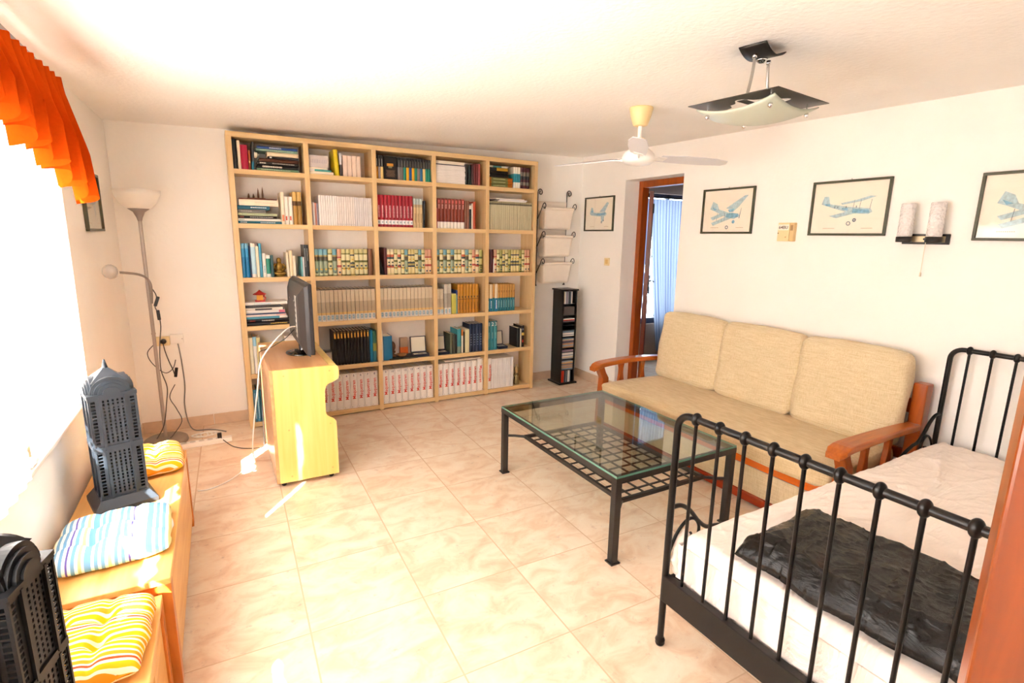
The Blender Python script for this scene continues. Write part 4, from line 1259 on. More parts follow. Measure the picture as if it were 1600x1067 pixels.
# grey box in the fifth row, second column
o = MB().box(-0.045, -0.04, 0, 0.045, 0.04, 0.115, 0).box(-0.047, -0.042, 0.115, 0.047, 0.042, 0.125, 1).obj('storage_box', [M('taupe_card', '#9d8f83', 0.6), black_plastic], None, 0.001, loc=(DIV[1] + 0.072, BYF + 0.07, SHZ[4] + 0.0004))
tag(o, 'taupe box with black lid left of the black volumes', 'box')
# brass-coloured bottle figure, bottom right
mb = MB().lathe([(0.0001, 0), (0.030, 0), (0.032, 0.01), (0.028, 0.07), (0.018, 0.095), (0.016, 0.12), (0.024, 0.14), (0.022, 0.17), (0.010, 0.185), (0.011, 0.205), (0.0001, 0.21)], 20)
mb.sphere((0.0, -0.02, 0.10), 0.016, 10).tube(smooth_path([(-0.02, 0, 0.12), (-0.034, -0.01, 0.095), (-0.015, -0.02, 0.08)]), 0.006, 7)
o = mb.obj('metal_statuette', M('tarnished_silver_gold', '#a08d62', 0.3, 0.8, vary=0.3, vscale=35), None, loc=(DIV[5] - 0.135, BYF + 0.07, SHZ[5] + 0.0004))
tag(o, 'tarnished gold statuette in the bottom right compartment of the bookcase', 'statuette')
# papers on the fifth row, first column, behind the television
for k, (w_, h_, c) in enumerate(((0.20, 0.022, '#e7e2dc'), (0.19, 0.020, '#9fc0a8'), (0.20, 0.024, '#f0ebe4'), (0.19, 0.020, '#e4dcd4'))):
    sp = B('', h_, w_, c, soft=True, d=0.18)
    o = place_book(sp, (DIV[0] + 0.275, BYF + 0.03, SHZ[4] + 0.19 + 0.0006 + sum((0.022, 0.020, 0.024, 0.020)[:k + 1]) + 0.0006 * k), (0, PI / 2, 0))
    tag(o, '%s book lying in the pile behind the television, %s of four' % (['off-white', 'pale green', 'white', 'cream'][k], ['lowest', 'second from below', 'third from below', 'topmost'][k]), 'book', 'pile of books behind the television')
o = MB().box(-0.11, -0.09, 0, 0.11, 0.09, 0.19).obj('storage_box', M('grey_box_card', '#8f8a86', 0.6), None, 0.002, loc=(DIV[0] + 0.375, BYF + 0.13, SHZ[4] + 0.0004))
tag(o, 'grey box behind the television carrying four flat books', 'box')

# ------------------------------------------------------------------ television cabinet and television
TX0, TX1, TY0, TY1, TZ = -0.468, -0.080, -0.030, 0.870, 0.735
tvc = thing('television_cabinet', 'light yellow wood television cabinet with scooped side panels', 'cabinet', ((TX0 + TX1) / 2, (TY0 + TY1) / 2, 0))
maple = wood('yellow_maple_veneer', '#e3bf63', '#edcf80', 0.3, (24, 24, 1.6), 0.3)
maple_top = wood('reddish_beech_top', '#cd9260', '#dba874', 0.3, (26, 1.8, 26), 0.3)
lx0, lx1, ly0, ly1 = TX0 - tvc.location.x, TX1 - tvc.location.x, TY0 - tvc.location.y, TY1 - tvc.location.y


def side_outline():
    a, b = lx0 + 0.018, lx1
    c = b - 0.072
    pts = [(a, 0.03), (b - 0.028, 0.03), (b - 0.028, 0.34), (b - 0.030, 0.375), (b - 0.045, 0.395), (c + 0.004, 0.408), (c - 0.012, 0.425), (c - 0.016, 0.455),
           (c - 0.016, 0.575), (c - 0.008, 0.605), (c + 0.015, 0.622), (c + 0.045, 0.632), (b - 0.006, 0.645), (b, 0.665), (b, TZ - 0.035), (b - 0.006, TZ - 0.010), (b - 0.018, TZ - 0.004), (a, TZ - 0.004)]
    return pts


for y in (ly0, ly1 - 0.022):
    MB().prism(side_outline()[::-1], y, y + 0.022, 'y').obj('side_panel', maple, tvc, 0.0025)
MB().box(lx0, ly0 + 0.002, 0.03, lx0 + 0.018, ly1 - 0.002, TZ).obj('back_panel', maple_top, tvc, 0.002)
MB().box(lx0 + 0.018, ly0 + 0.022, TZ - 0.024, lx1 - 0.055, ly1 - 0.022, TZ - 0.004).obj('top_panel', maple_top, tvc, 0.002)
MB().box(lx1 - 0.054, ly0 + 0.022, TZ - 0.03, lx1 - 0.012, ly1 - 0.022, TZ - 0.002).obj('front_rail', maple, tvc, 0.004)
for z in (0.05, 0.40, 0.56): MB().box(lx0 + 0.018, ly0 + 0.022, z, lx1 - 0.10, ly1 - 0.022, z + 0.018).obj('shelf', maple, tvc, 0.001)
dowel = M('dowel_cap', '#c9a95c', 0.4)
for x, z in ((lx0 + 0.075, 0.695), (lx1 - 0.055, 0.700), (lx0 + 0.085, 0.36), (lx1 - 0.065, 0.365), (lx0 + 0.085, 0.065), (lx1 - 0.065, 0.075)):
    MB().prism([(x + 0.0055 * math.cos(2 * PI * k / 14), z + 0.0055 * math.sin(2 * PI * k / 14)) for k in range(14)], ly0 - 0.001, ly0 + 0.001, 'y').obj('screw_cap', dowel, tvc)
for x in (lx0 + 0.04, lx1 - 0.07):
    for y in (ly0 + 0.04, ly1 - 0.04):
        MB().box(x - 0.018, y - 0.01, 0.022, x + 0.018, y + 0.01, 0.031).tube([(x, y - 0.009, 0.0155), (x, y + 0.009, 0.0155)], 0.0155, 14).obj('castor', black_plastic, tvc)

tv = thing('television', 'black flat television seen from behind on its oval stand', 'television', (-0.235, 0.42, TZ - 0.0038 + 0.0002), 0.0)
glossb = M('gloss_black_plastic', '#0e0e10', 0.08, coat=0.6); mattb = M('matt_dark_plastic', '#2d2a2b', 0.45)
MB().lathe([(0.0001, 0), (0.118, 0), (0.122, 0.005), (0.112, 0.011), (0.05, 0.020), (0.0001, 0.022)], 40, mat=Matrix.Diagonal((0.78, 1.0, 1.0, 1))).obj('stand_base', glossb, tv)
MB().lathe([(0.028, 0.018), (0.024, 0.03), (0.024, 0.075), (0.030, 0.09)], 20, (0.012, 0, 0)).box(-0.01, -0.03, 0.06, 0.026, 0.03, 0.16).obj('stand_neck', glossb, tv, 0.003)
z0, z1, hw = 0.052, 0.485, 0.36
MB().box(0.012, -hw, z0, 0.040, hw, z1).obj('screen_bezel', M('bezel_plastic', '#252326', 0.35), tv, 0.006, 3)
MB().box(0.0395, -hw + 0.02, z0 + 0.03, 0.0410, hw - 0.02, z1 - 0.02).obj('screen', glossb, tv)
rb = []
for x, k in ((0.013, 1.0), (-0.004, 0.965), (-0.030, 0.72), (-0.036, 0.60)):
    zc = (z0 + z1) / 2 - 0.01; hh = (z1 - z0) / 2
    rb.append([(x, -hw * k, zc - hh * k + (1 - k) * 0.0), (x, hw * k, zc - hh * k), (x, hw * k, zc + hh * k), (x, -hw * k, zc + hh * k)])
MB().sweep(rb, smooth=False).obj('rear_shell', mattb, tv, 0.004)
mb = MB()
mb.box(-0.0385, -0.205, 0.14, -0.034, -0.150, 0.40)
for k in range(7): mb.box(-0.0395, -0.20, 0.155 + k * 0.033, -0.0380, -0.155, 0.170 + k * 0.033, 1)
mb.obj('connector_panel', [M('pale_label', '#b9b9b4', 0.5), black_plastic], tv)
for y, z in ((-0.10, 0.16), (0.10, 0.16), (-0.10, 0.36), (0.10, 0.36)):
    MB().sphere((-0.0365, y, z), 0.006, 8, 0, (0.4, 1, 1)).obj('screw', grey_metal, tv)


def cable(name, pts, r, mat, label, per=8, cat='cable', parent=None):
    o = MB().tube(smooth_path(pts, per), r, 8).obj(name, mat, parent)
    if parent is None: tag(o, label, cat)
    return o


wc = M('white_cable', '#f3f0ea', 0.4); bc_ = M('black_cable', '#2a2828', 0.45); gc = M('grey_cable', '#8a8680', 0.45)
cable('aerial_cable', [(-0.278, 0.27, 0.935), (-0.33, 0.22, 0.93), (-0.43, 0.12, 0.86), (-0.50, 0.10, 0.76), (-0.525, 0.12, 0.60), (-0.56, 0.17, 0.36), (-0.575, 0.25, 0.16), (-0.565, 0.36, 0.05), (-0.58, 0.42, 0.006), (-0.64, 0.33, 0.0045), (-0.72, 0.22, 0.0045), (-0.82, 0.15, 0.0045), (-0.885, 0.155, 0.0045)], 0.0042, wc, 'white cable looping from the television down to the floor')
cable('television_power_cable', [(-0.275, 0.36, 0.90), (-0.33, 0.42, 0.83), (-0.42, 0.48, 0.765), (-0.474, 0.50, 0.745), (-0.482, 0.52, 0.70), (-0.484, 0.60, 0.45), (-0.482, 0.68, 0.20), (-0.484, 0.72, 0.05), (-0.50, 0.70, 0.004), (-0.60, 0.72, 0.004), (-0.68, 0.80, 0.004), (-0.735, 0.905, 0.020), (-0.765, 0.925, 0.055)], 0.003, bc_, 'thin black cable from the television to the white power strip')
# power strip on the floor
ps = thing('power_strip', 'white multi-socket power strip lying on the floor beside the lamp', 'power strip', (-0.885, 0.935, 0), 0.02)
MB().box(-0.20, -0.026, 0, 0.20, 0.026, 0.036).obj('strip_body', white_plastic, ps, 0.006, 3)
for k in range(6):
    MB().lathe([(0.0001, 0.0362), (0.014, 0.0362), (0.017, 0.0385), (0.0185, 0.0365)], 18, (-0.155 + k * 0.054, 0, 0)).obj('socket', M('socket_grey', '#cfccc6', 0.5), ps)
plug = MB().box(0.108, -0.012, 0.037, 0.136, 0.012, 0.075).obj('plug', black_plastic, None, 0.004, loc=(-0.885, 0.935, 0.0))
tag(plug, 'black plug standing in the power strip', 'plug')
cable('coiled_cable', [(-0.86 + 0.10 * math.cos(a) * (1 - 0.03 * i), 1.14 + 0.045 * math.sin(a), 0.006 + 0.002 * (i % 3)) for i, a in enumerate([k * 0.7 for k in range(30)])], 0.0045, wc, 'coiled white cable on the floor behind the power strip', 3)

# ------------------------------------------------------------------ floor lamp
LX, LYp = -1.105, 1.12
fl = thing('floor_lamp', 'grey uplighter floor lamp with a white bowl and reading arm in the corner', 'lamp', (LX, LYp, 0))
lampgrey = M('satin_grey_paint', '#b3aaa4', 0.35, 0.5); bowl_m = M('white_opal_plastic', '#f4efe6', 0.3)
MB().lathe([(0.0001, 0), (0.138, 0), (0.140, 0.006), (0.136, 0.026), (0.120, 0.036), (0.02, 0.040), (0.0001, 0.040)], 48).obj('base', M('taupe_lamp_base', '#8f8378', 0.45, 0.3), fl)
MB().lathe([(0.0115, 0.038), (0.0115, 1.60)], 16).lathe([(0.0135, 0.8), (0.0135, 0.812)], 16).obj('pole', lampgrey, fl)
MB().lathe([(0.012, 1.575), (0.018, 1.60), (0.034, 1.635), (0.062, 1.655), (0.060, 1.657), (0.01, 1.625)], 32).obj('cone', M('grey_cone', '#9a918b', 0.4, 0.3), fl)
MB().lathe([(0.040, 1.650), (0.075, 1.663), (0.108, 1.70), (0.128, 1.745), (0.135, 1.778), (0.131, 1.778), (0.122, 1.743), (0.100, 1.70), (0.06, 1.668), (0.0001, 1.66)], 48).obj('lamp_shade', bowl_m, fl)
arm = smooth_path([(0.012, -0.010, 1.02), (0.020, -0.03, 1.09), (0.028, -0.12, 1.165), (0.018, -0.24, 1.215), (-0.010, -0.36, 1.245), (-0.060, -0.50, 1.265), (-0.085, -0.56, 1.272)], 8)
MB().tube(arm, 0.0075, 10).obj('reading_arm', M('grey_cone', '#9a918b', 0.4, 0.3), fl)
MB().lathe([(0.012, 0), (0.022, 0.01), (0.026, 0.03)], 20, mat=Matrix.Translation((-0.085, -0.555, 1.272)) @ Vector((-0.5, -0.86, 0.0)).to_track_quat('Z', 'Y').to_matrix().to_4x4()).obj('bulb_holder', bowl_m, fl)
tg = NT('clear_globe_glass'); tg.b.inputs['Base Color'].default_value = (0.9, 0.87, 0.84, 1); tg.b.inputs['Roughness'].default_value = 0.2; tg.b.inputs['Alpha'].default_value = 0.32
MB().sphere((-0.110, -0.605, 1.278), 0.042, 20, 0, (0.92, 1, 1)).obj('globe_shade', tg.m, fl)
MB().sphere((-0.108, -0.598, 1.278), 0.024, 14).obj('bulb', M('silvered_bulb', '#d8d4cf', 0.12, 0.9), fl)
for nm, pts, r in (('lamp_flex', [(0.02, -0.015, 1.13), (0.045, -0.03, 1.07), (0.03, -0.03, 1.0), (0.045, -0.035, 0.95), (0.05, -0.035, 0.86), (0.03, -0.02, 0.72), (0.02, -0.02, 0.55), (0.045, -0.03, 0.42), (0.03, -0.03, 0.30), (0.0, -0.03, 0.14), (-0.05, -0.05, 0.05)], 0.0035),
                   ('lamp_flex', [(-0.012, 0.015, 0.72), (-0.055, 0.06, 0.66), (-0.04, 0.09, 0.58), (0.03, 0.08, 0.50), (0.085, 0.06, 0.53), (0.11, 0.03, 0.60)], 0.003),
                   ('lamp_flex', [(0.09, 0.02, 0.42), (0.05, 0.02, 0.33), (0.085, 0.0, 0.24), (0.11, -0.02, 0.15), (0.05, -0.04, 0.06), (0.03, -0.05, 0.045)], 0.003)):
    MB().tube(smooth_path(pts), r, 7).obj(nm, M('dark_grey_cable', '#4c4a4c', 0.5), fl)
for (x, y, z, tilt) in ((0.043, -0.032, 1.035, 0.35), (0.045, -0.035, 0.94, -0.05), (0.105, 0.02, 0.51, 0.18)):
    m = Matrix.Translation((x, y, z)) @ Matrix.Rotation(tilt, 4, 'Y')
    MB().box(-0.010, -0.009, -0.035, 0.010, 0.009, 0.035, 0, m).obj('inline_switch', black_plastic, fl, 0.004)
# wall sockets
ws = thing('wall_socket', 'yellowed double wall socket with a black plug, behind the floor lamp', 'socket', (-1.085, YB - 0.001, 0.705))
MB().box(-0.052, -0.030, -0.034, 0.052, 0, 0.034).obj('socket_plate', cream_plastic, ws, 0.005)
MB().lathe([(0.0001, 0), (0.020, 0), (0.018, 0.02), (0.0001, 0.022)], 18, mat=Matrix.Translation((0.012, -0.031, 0)) @ Matrix.Rotation(PI / 2, 4, 'X')).obj('plug', black_plastic, ws)
ws2 = thing('junction_box', 'white square junction box on the wall right of the yellowed socket', 'junction box', (-0.988, YB - 0.001, 0.715))
MB().box(-0.043, -0.022, -0.036, 0.043, 0, 0.036).obj('box_cover', white_plastic, ws2, 0.004)
MB().sphere((0.034, -0.023, 0), 0.0035, 8).obj('screw', grey_metal, ws2)
cable('socket_cable', [(-0.985, YB - 0.010, 0.68), (-0.975, YB - 0.012, 0.55), (-0.97, YB - 0.012, 0.35), (-0.985, YB - 0.02, 0.20), (-0.97, YB - 0.05, 0.06), (-0.93, YB - 0.10, 0.006), (-0.82, YB - 0.18, 0.02), (-0.72, YB - 0.24, 0.006)], 0.0045, gc, 'grey cable hanging from the junction box down to the floor')
cable('plug_cable', [(-1.075, YB - 0.055, 0.705), (-1.068, YB - 0.06, 0.64), (-1.05, YB - 0.07, 0.56), (-1.03, YB - 0.09, 0.50), (-1.02, YB - 0.11, 0.46)], 0.0035, bc_, 'short black cable dropping from the plug in the yellowed socket')

# ------------------------------------------------------------------ pictures of aeroplanes
frame_green = M('dark_green_frame', '#4a4a34', 0.4, vary=0.1)
paper_m = M('cream_paper', '#fff5e4', 0.8)
paper_l = M('pale_green_paper', '#e4e6d4', 0.8)
picglass = glass('picture_glass', '#ffffff', -0.02)
ink = [M('watercolour_pale_blue', '#bdd6da', 0.8, vary=0.25, vscale=60), M('watercolour_blue', '#86bad2', 0.8, vary=0.35, vscale=50), M('watercolour_dark', '#74858f', 0.8)]


def plane_drawing(mb, kind, w, h):
    """flat watercolour aeroplane in the frame's plane (u to the right, v up), u,v in -0.5..0.5 of w,h"""
    def poly(pts, mi, lift=0.0006):
        vs = [(p[0] * w, -lift, p[1] * h) for p in pts]
        mb.add(vs, [tuple(range(len(vs)))], mi)

    def disc(u, v, r, mi, lift, hole=0.0):
        n = 18
        if hole:
            vs = [(u * w + r * math.cos(2 * PI * k / n), -lift, v * h + r * math.sin(2 * PI * k / n)) for k in range(n)] + [(u * w + hole * math.cos(2 * PI * k / n), -lift, v * h + hole * math.sin(2 * PI * k / n)) for k in range(n)]
            mb.add(vs, [(k, (k + 1) % n, n + (k + 1) % n, n + k) for k in range(n)], mi)
        else: mb.add([(u * w + r * math.cos(2 * PI * k / n), -lift, v * h + r * math.sin(2 * PI * k / n)) for k in range(n)], [tuple(range(n))], mi)
    if kind == 'mono':        # high-wing monoplane climbing to the right
        poly([(-0.32, 0.02), (-0.27, 0.20), (-0.22, 0.18), (-0.18, 0.04), (0.02, 0.03), (0.20, 0.06), (0.26, 0.0), (0.22, -0.06), (0.0, -0.07), (-0.28, -0.03)], 0)
        poly([(0.02, 0.06), (0.26, 0.33), (0.32, 0.30), (0.20, 0.06)], 0, 0.0009); poly([(0.06, -0.04), (0.10, -0.25), (0.17, -0.20), (0.18, -0.03)], 0, 0.0008)
        poly([(-0.18, 0.0), (0.0, 0.01), (0.22, 0.03), (0.2, -0.03), (0.0, -0.05)], 1, 0.0010); poly([(-0.28, 0.06), (-0.22, 0.14), (-0.2, 0.05)], 1, 0.0010)
        disc(0.10, -0.24, 0.011, 2, 0.0011, 0.005); disc(0.16, -0.19, 0.008, 2, 0.0011)
    elif kind == 'bi1':       # biplane seen from front right, nose down right
        poly([(-0.34, 0.05), (-0.29, 0.22), (-0.20, 0.16), (-0.16, 0.04), (0.04, -0.04), (0.22, -0.06), (0.25, -0.12), (0.14, -0.18), (-0.04, -0.12), (-0.24, 0.0)], 0)
        poly([(-0.02, 0.06), (0.32, 0.32), (0.38, 0.32), (0.22, 0.08), (0.14, 0.0)], 0, 0.0008); poly([(-0.30, -0.26), (0.04, -0.10), (0.10, -0.16), (-0.26, -0.32)], 0, 0.0008)
        poly([(-0.32, -0.14), (-0.10, -0.04), (-0.05, -0.1), (-0.28, -0.2)], 0, 0.0007)
        poly([(0.0, -0.06), (0.10, -0.04), (0.23, -0.08), (0.22, -0.14), (0.06, -0.16), (-0.02, -0.13)], 1, 0.0010); poly([(0.02, 0.02), (0.14, 0.05), (0.13, -0.02), (0.05, -0.03)], 1, 0.0011); poly([(-0.30, 0.10), (-0.20, 0.04), (-0.26, 0.02)], 1, 0.001)
        poly([(0.235, -0.16), (0.27, 0.06), (0.275, 0.06), (0.25, -0.17)], 2, 0.0012)
        disc(0.02, -0.36, 0.014, 2, 0.0011, 0.008); disc(0.14, -0.24, 0.013, 1, 0.0012)
        for a in (-0.2, -0.05): poly([(a, -0.22), (a + 0.006, -0.22), (a + 0.02, -0.04), (a + 0.014, -0.04)], 2, 0.0012)
    else:                     # large biplane in profile to the right
        poly([(-0.36, 0.08), (-0.33, 0.22), (-0.27, 0.22), (-0.24, 0.08), (0.0, 0.02), (0.28, -0.02), (0.31, -0.08), (0.26, -0.12), (0.04, -0.10), (-0.32, 0.06)], 0)
        poly([(-0.08, 0.06), (0.16, 0.11), (0.34, 0.19), (0.26, 0.20), (0.10, 0.14), (-0.10, 0.09)], 0, 0.0008); poly([(-0.24, -0.14), (-0.14, -0.18), (0.10, -0.10), (0.0, -0.06)], 0, 0.0008)
        poly([(0.06, -0.02), (0.26, -0.04), (0.28, -0.10), (0.06, -0.09)], 1, 0.0010); poly([(-0.32, 0.09), (-0.24, 0.08), (-0.24, 0.04), (-0.30, 0.05)], 1, 0.0010); poly([(-0.08, 0.0), (0.0, 0.0), (0.0, -0.05), (-0.08, -0.02)], 1, 0.0010)
        for u in (-0.18, -0.14, -0.03, 0.10): poly([(u, -0.0), (u + 0.012, 0.0), (u + 0.012, 0.035), (u, 0.035)], 2, 0.0012)
        for u in (0.06, 0.14, 0.27): poly([(u, -0.03), (u + 0.005, -0.03), (u + 0.02, 0.14), (u + 0.015, 0.14)], 2, 0.0012)
        disc(0.03, -0.28, 0.013, 2, 0.0011, 0.0085); disc(0.10, -0.22, 0.011, 2, 0.0011, 0.004)


def picture(label, loc, rz, w, h, kind, paper, pw=1.0):
    t = thing('framed_picture', label, 'picture', loc, rz)
    b, d = 0.014, 0.018
    mb = MB()
    mb.box(-w / 2, -d, -h / 2, w / 2, 0, -h / 2 + b).box(-w / 2, -d, h / 2 - b, w / 2, 0, h / 2).box(-w / 2, -d, -h / 2 + b, -w / 2 + b, 0, h / 2 - b).box(w / 2 - b, -d, -h / 2 + b, w / 2, 0, h / 2 - b)
    mb.obj('frame', frame_green, t, 0.002)
    MB().box(-w / 2 + b, -0.006, -h / 2 + b, w / 2 - b, 0, h / 2 - b).obj('paper', paper, t)
    mb = MB(); plane_drawing(mb, kind, w, h)
    o = mb.obj('aeroplane_drawing', ink, t); o.location = (0, -0.0062, 0)
    mb = MB()
    for u0, u1 in ((-0.30, -0.14), (0.20, 0.34)):
        n = 9
        for k in range(n):
            a = u0 + (u1 - u0) * k / n
            mb.box(a * w, -0.0068, -0.372 * h, (a + 0.6 * (u1 - u0) / n) * w, -0.0060, -0.36 * h)
    mb.obj('caption_print', M('faint_brown_print', '#c9ae8c', 0.8), t)
    MB().box(-w / 2 + b, -0.0105, -h / 2 + b, w / 2 - b, -0.0090, h / 2 - b).obj('picture_glass', picglass, t)
    MB().tube([(0, -0.006, h / 2), (0, -0.006, h / 2 + 0.008)], 0.0025, 6).obj('hanger', grey_metal, t)
    return t


PX = XR - 0.0005
RZR = -PI / 2    # pictures on the right wall face -x
picture('small framed aeroplane print left of the doorway', (PX, 1.070, 1.757), RZR, 0.465, 0.340, 'mono', paper_m)
picture('framed biplane print nearest the doorway, left of the yellowed box', (PX, -0.475, 1.735), RZR, 0.462, 0.338, 'bi1', paper_m)
picture('framed biplane print between the yellowed box and the wall lamp', (PX, -1.362, 1.724), RZR, 0.462, 0.335, 'bi2', paper_m)
picture('framed print with bright reflections right of the wall lamp', (PX, -2.235, 1.703), RZR, 0.462, 0.335, 'bi1', paper_m)
picture('framed print half hidden behind the orange valance on the left wall', (XL + 0.0005, 0.565, 1.668), PI / 2, 0.46, 0.325, 'mono', paper_l)

# light switch, yellowed box
sw = thing('light_switch', 'small yellowed light switch left of the doorway', 'switch', (XR - 0.0005, 0.908, 1.286), RZR)
MB().box(-0.040, -0.009, -0.038, 0.040, 0, 0.038).obj('switch_plate', cream_plastic, sw, 0.003)
MB().box(-0.020, -0.013, -0.022, 0.020, -0.009, 0.022).obj('rocker', M('amber_rocker', '#e2c078', 0.4), sw, 0.002)
bx = thing('wall_control_box', 'yellowed plastic control box with a label between two pictures', 'control box', (XR - 0.0005, -0.985, 1.578), RZR)
MB().box(-0.056, -0.034, -0.062, 0.028, 0, 0.062).obj('box_body', cream_plastic, bx, 0.004)
MB().box(0.0285, -0.030, -0.062, 0.060, 0, 0.062).obj('side_cover', M('darker_yellowed_plastic', '#dcc08a', 0.45), bx, 0.004)
MB().box(-0.052, -0.0352, 0.012, 0.024, -0.034, 0.050).obj('label_plate', M('label_white', '#f7f2e6', 0.5), bx)
me = text_mesh('64BU', 0.030, M('label_ink', '#4a4238', 0.5)); mesh_obj('label_lettering', me, bx, (-0.014, -0.0358, 0.030), (PI / 2, 0, 0))
MB().box(0.034, -0.0315, 0.010, 0.052, -0.030, 0.046).obj('display_window', M('brown_window', '#a5845a', 0.4), bx)
MB().sphere((-0.050, -0.034, -0.008), 0.004, 8).obj('indicator', M('brown_dot', '#8d6b3c', 0.4), bx)
MB().sphere((0.006, -0.034, -0.034), 0.004, 8).obj('knob', M('tan_dot', '#caa66a', 0.4), bx)

# wall lamp with two textured glass cylinders
sc = thing('wall_lamp', 'twin wall lamp with two textured glass cylinders and a pull cord', 'lamp', (XR - 0.0005, -1.80, 1.54), RZR)
MB().box(-0.110, -0.018, -0.028, 0.110, 0, 0.028).obj('back_frame', black_metal, sc, 0.002)
MB().box(-0.095, -0.024, -0.016, 0.095, -0.018, 0.016).obj('metal_plate', M('brushed_gold_plate', '#c9b592', 0.3, 0.6), sc, 0.001)
MB().sphere((0.0, -0.025, 0), 0.006, 8).obj('screw', black_metal, sc)
tgl = NT('bubbled_glass'); tgl.b.inputs['Base Color'].default_value = (0.97, 0.93, 0.91, 1); tgl.b.inputs['Roughness'].default_value = 0.25; tgl.b.inputs['Transmission Weight'].default_value = 0.15; tgl.b.inputs['IOR'].default_value = 1.3
_tc = tgl.n('ShaderNodeTexCoord'); vo = tgl.n('ShaderNodeTexVoronoi'); vo.inputs['Scale'].default_value = 75; tgl.l(_tc.outputs['Object'], vo.inputs['Vector']); tgl.bump(vo.outputs[0], 1.0, 0.006)
for x in (-0.082, 0.058):
    holder = MB().lathe([(0.0001, -0.018), (0.036, -0.018), (0.038, -0.014), (0.038, 0.012), (0.0001, 0.012)], 28, (x, -0.062, 0)).box(x - 0.012, -0.03, -0.010, x + 0.012, -0.018, 0.010).obj('holder', black_metal, sc)
    MB().lathe([(0.0001, 0.013), (0.033, 0.013), (0.035, 0.02), (0.035, 0.188), (0.031, 0.192), (0.0295, 0.186), (0.0295, 0.03)], 32, (x, -0.062, 0)).obj('glass_shade', tgl.m, sc)
MB().tube([(0.008, -0.022, -0.016), (0.008, -0.022, -0.185)], 0.0016, 6).lathe([(0.0015, -0.205), (0.005, -0.203), (0.004, -0.183), (0.001, -0.180)], 10, (0.008, -0.022, 0)).obj('pull_cord', M('cream_cord', '#e6d9c2', 0.6), sc)

# ------------------------------------------------------------------ wall rack with three fabric baskets
def spiral(c, r0, turns, start, plane='yz', ccw=1, n=26, r1=0.006):
    out = []
    for i in range(n + 1):
        a = start + ccw * turns * 2 * PI * i / n; r = r0 + (r1 - r0) * (i / n)
        u_, v_ = r * math.cos(a), r * math.sin(a)
        out.append((c[0], c[1] + u_, c[2] + v_) if plane == 'yz' else (c[0] + u_, c[1], c[2] + v_))
    return out


rk = thing('wall_basket_rack', 'black wrought iron wall rack with three cream fabric baskets', 'wall rack', (2.375, YB, 1.0))
iron = M('black_iron', '#202024', 0.5)
canvas = M('cream_canvas', '#f1e7da', 0.85, bump=0.25, bscale=220)
RX = 0.178
for s in (-1, 1):
    x = s * RX
    pts = [(x, -0.012, 0.03), (x, -0.012, 0.5), (x, -0.012, 0.96)] + [(x + (0.026 - 0.026 * math.cos(a)) * 1.0, -0.014, 0.96 + 0.032 * math.sin(a) + 0.0) for a in [k * PI / 8 for k in range(1, 9)]] + \
          [(x + 0.052 - (0.018 - 0.018 * math.cos(a)), -0.014, 0.96 - 0.020 * math.sin(a)) for a in [k * PI / 5 for k in range(1, 6)]] + [(x + 0.018 + 0.010, -0.014, 0.972)]
    MB().tube(pts, 0.0045, 8).box(x - 0.010, -0.016, 0.02, x + 0.010, 0.0, 0.03).obj('upright', iron, rk)
for i, (zr, zb) in enumerate(((0.800, 0.600), (0.525, 0.325), (0.255, 0.055))):
    for s in (-1, 1):
        x = s * (RX + 0.006)
        arm = [(x, -0.014, zr - 0.12), (x, -0.05, zr - 0.07), (x, -0.10, zr - 0.005), (x, -0.125, zr + 0.035), (x, -0.150, zr + 0.050)]
        arm = smooth_path(arm, 5)[:-1] + [(x, -0.150 - 0.026 * math.sin(a), zr + 0.024 + 0.026 * math.cos(a)) for a in [k * PI / 8 for k in range(0, 11)]] + [(x, -0.145, zr + 0.006), (x, -0.140, zr + 0.02)]
        MB().tube(arm, 0.004, 8).obj('bracket', iron, rk)
    MB().tube([(-RX - 0.006, -0.150, zr), (RX + 0.006, -0.150, zr)], 0.004, 8).obj('cross_rod', iron, rk)
    w = RX - 0.004
    # basket: sagging cloth trough hung between the wall and the front rod
    mb = MB()

    def prof(a):       # a 0..1 from the back top down round to the front rim
        P = [(-0.014, zr + 0.075), (-0.016, zr - 0.08), (-0.022, zb + 0.012), (-0.045, zb), (-0.105, zb - 0.002), (-0.122, zb + 0.014), (-0.135, zr - 0.09), (-0.146, zr - 0.012), (-0.158, zr - 0.004), (-0.158, zr + 0.008), (-0.146, zr + 0.012)]
        q = a * (len(P) - 1); k = min(int(q), len(P) - 2); f = q - k
        return (P[k][0] * (1 - f) + P[k + 1][0] * f, P[k][1] * (1 - f) + P[k + 1][1] * f)

    def fn(u_, v_, w=w, zr=zr, zb=zb):
        y, z = prof(v_)
        e = min(1, max(0, (zr - z) / (zr - zb)))
        x = (2 * u_ - 1) * w * (1 - 0.12 * e)
        y += 0.003 * math.sin(u_ * 9 + v_ * 7) * e
        return (x, y, z)
    mb.grid(fn, 18, 40)
    for s in (-1, 1):
        P = [(-0.016, zr - 0.02), (-0.022, zb + 0.012), (-0.045, zb), (-0.105, zb - 0.002), (-0.122, zb + 0.014), (-0.146, zr - 0.02)]
        mb.add([(s * w * (1 - 0.12 * min(1, max(0, (zr - z) / (zr - zb)))), y, z) for y, z in P], [tuple(range(6))])
    o = mb.obj('basket', canvas, rk, 0, solid=0.003)

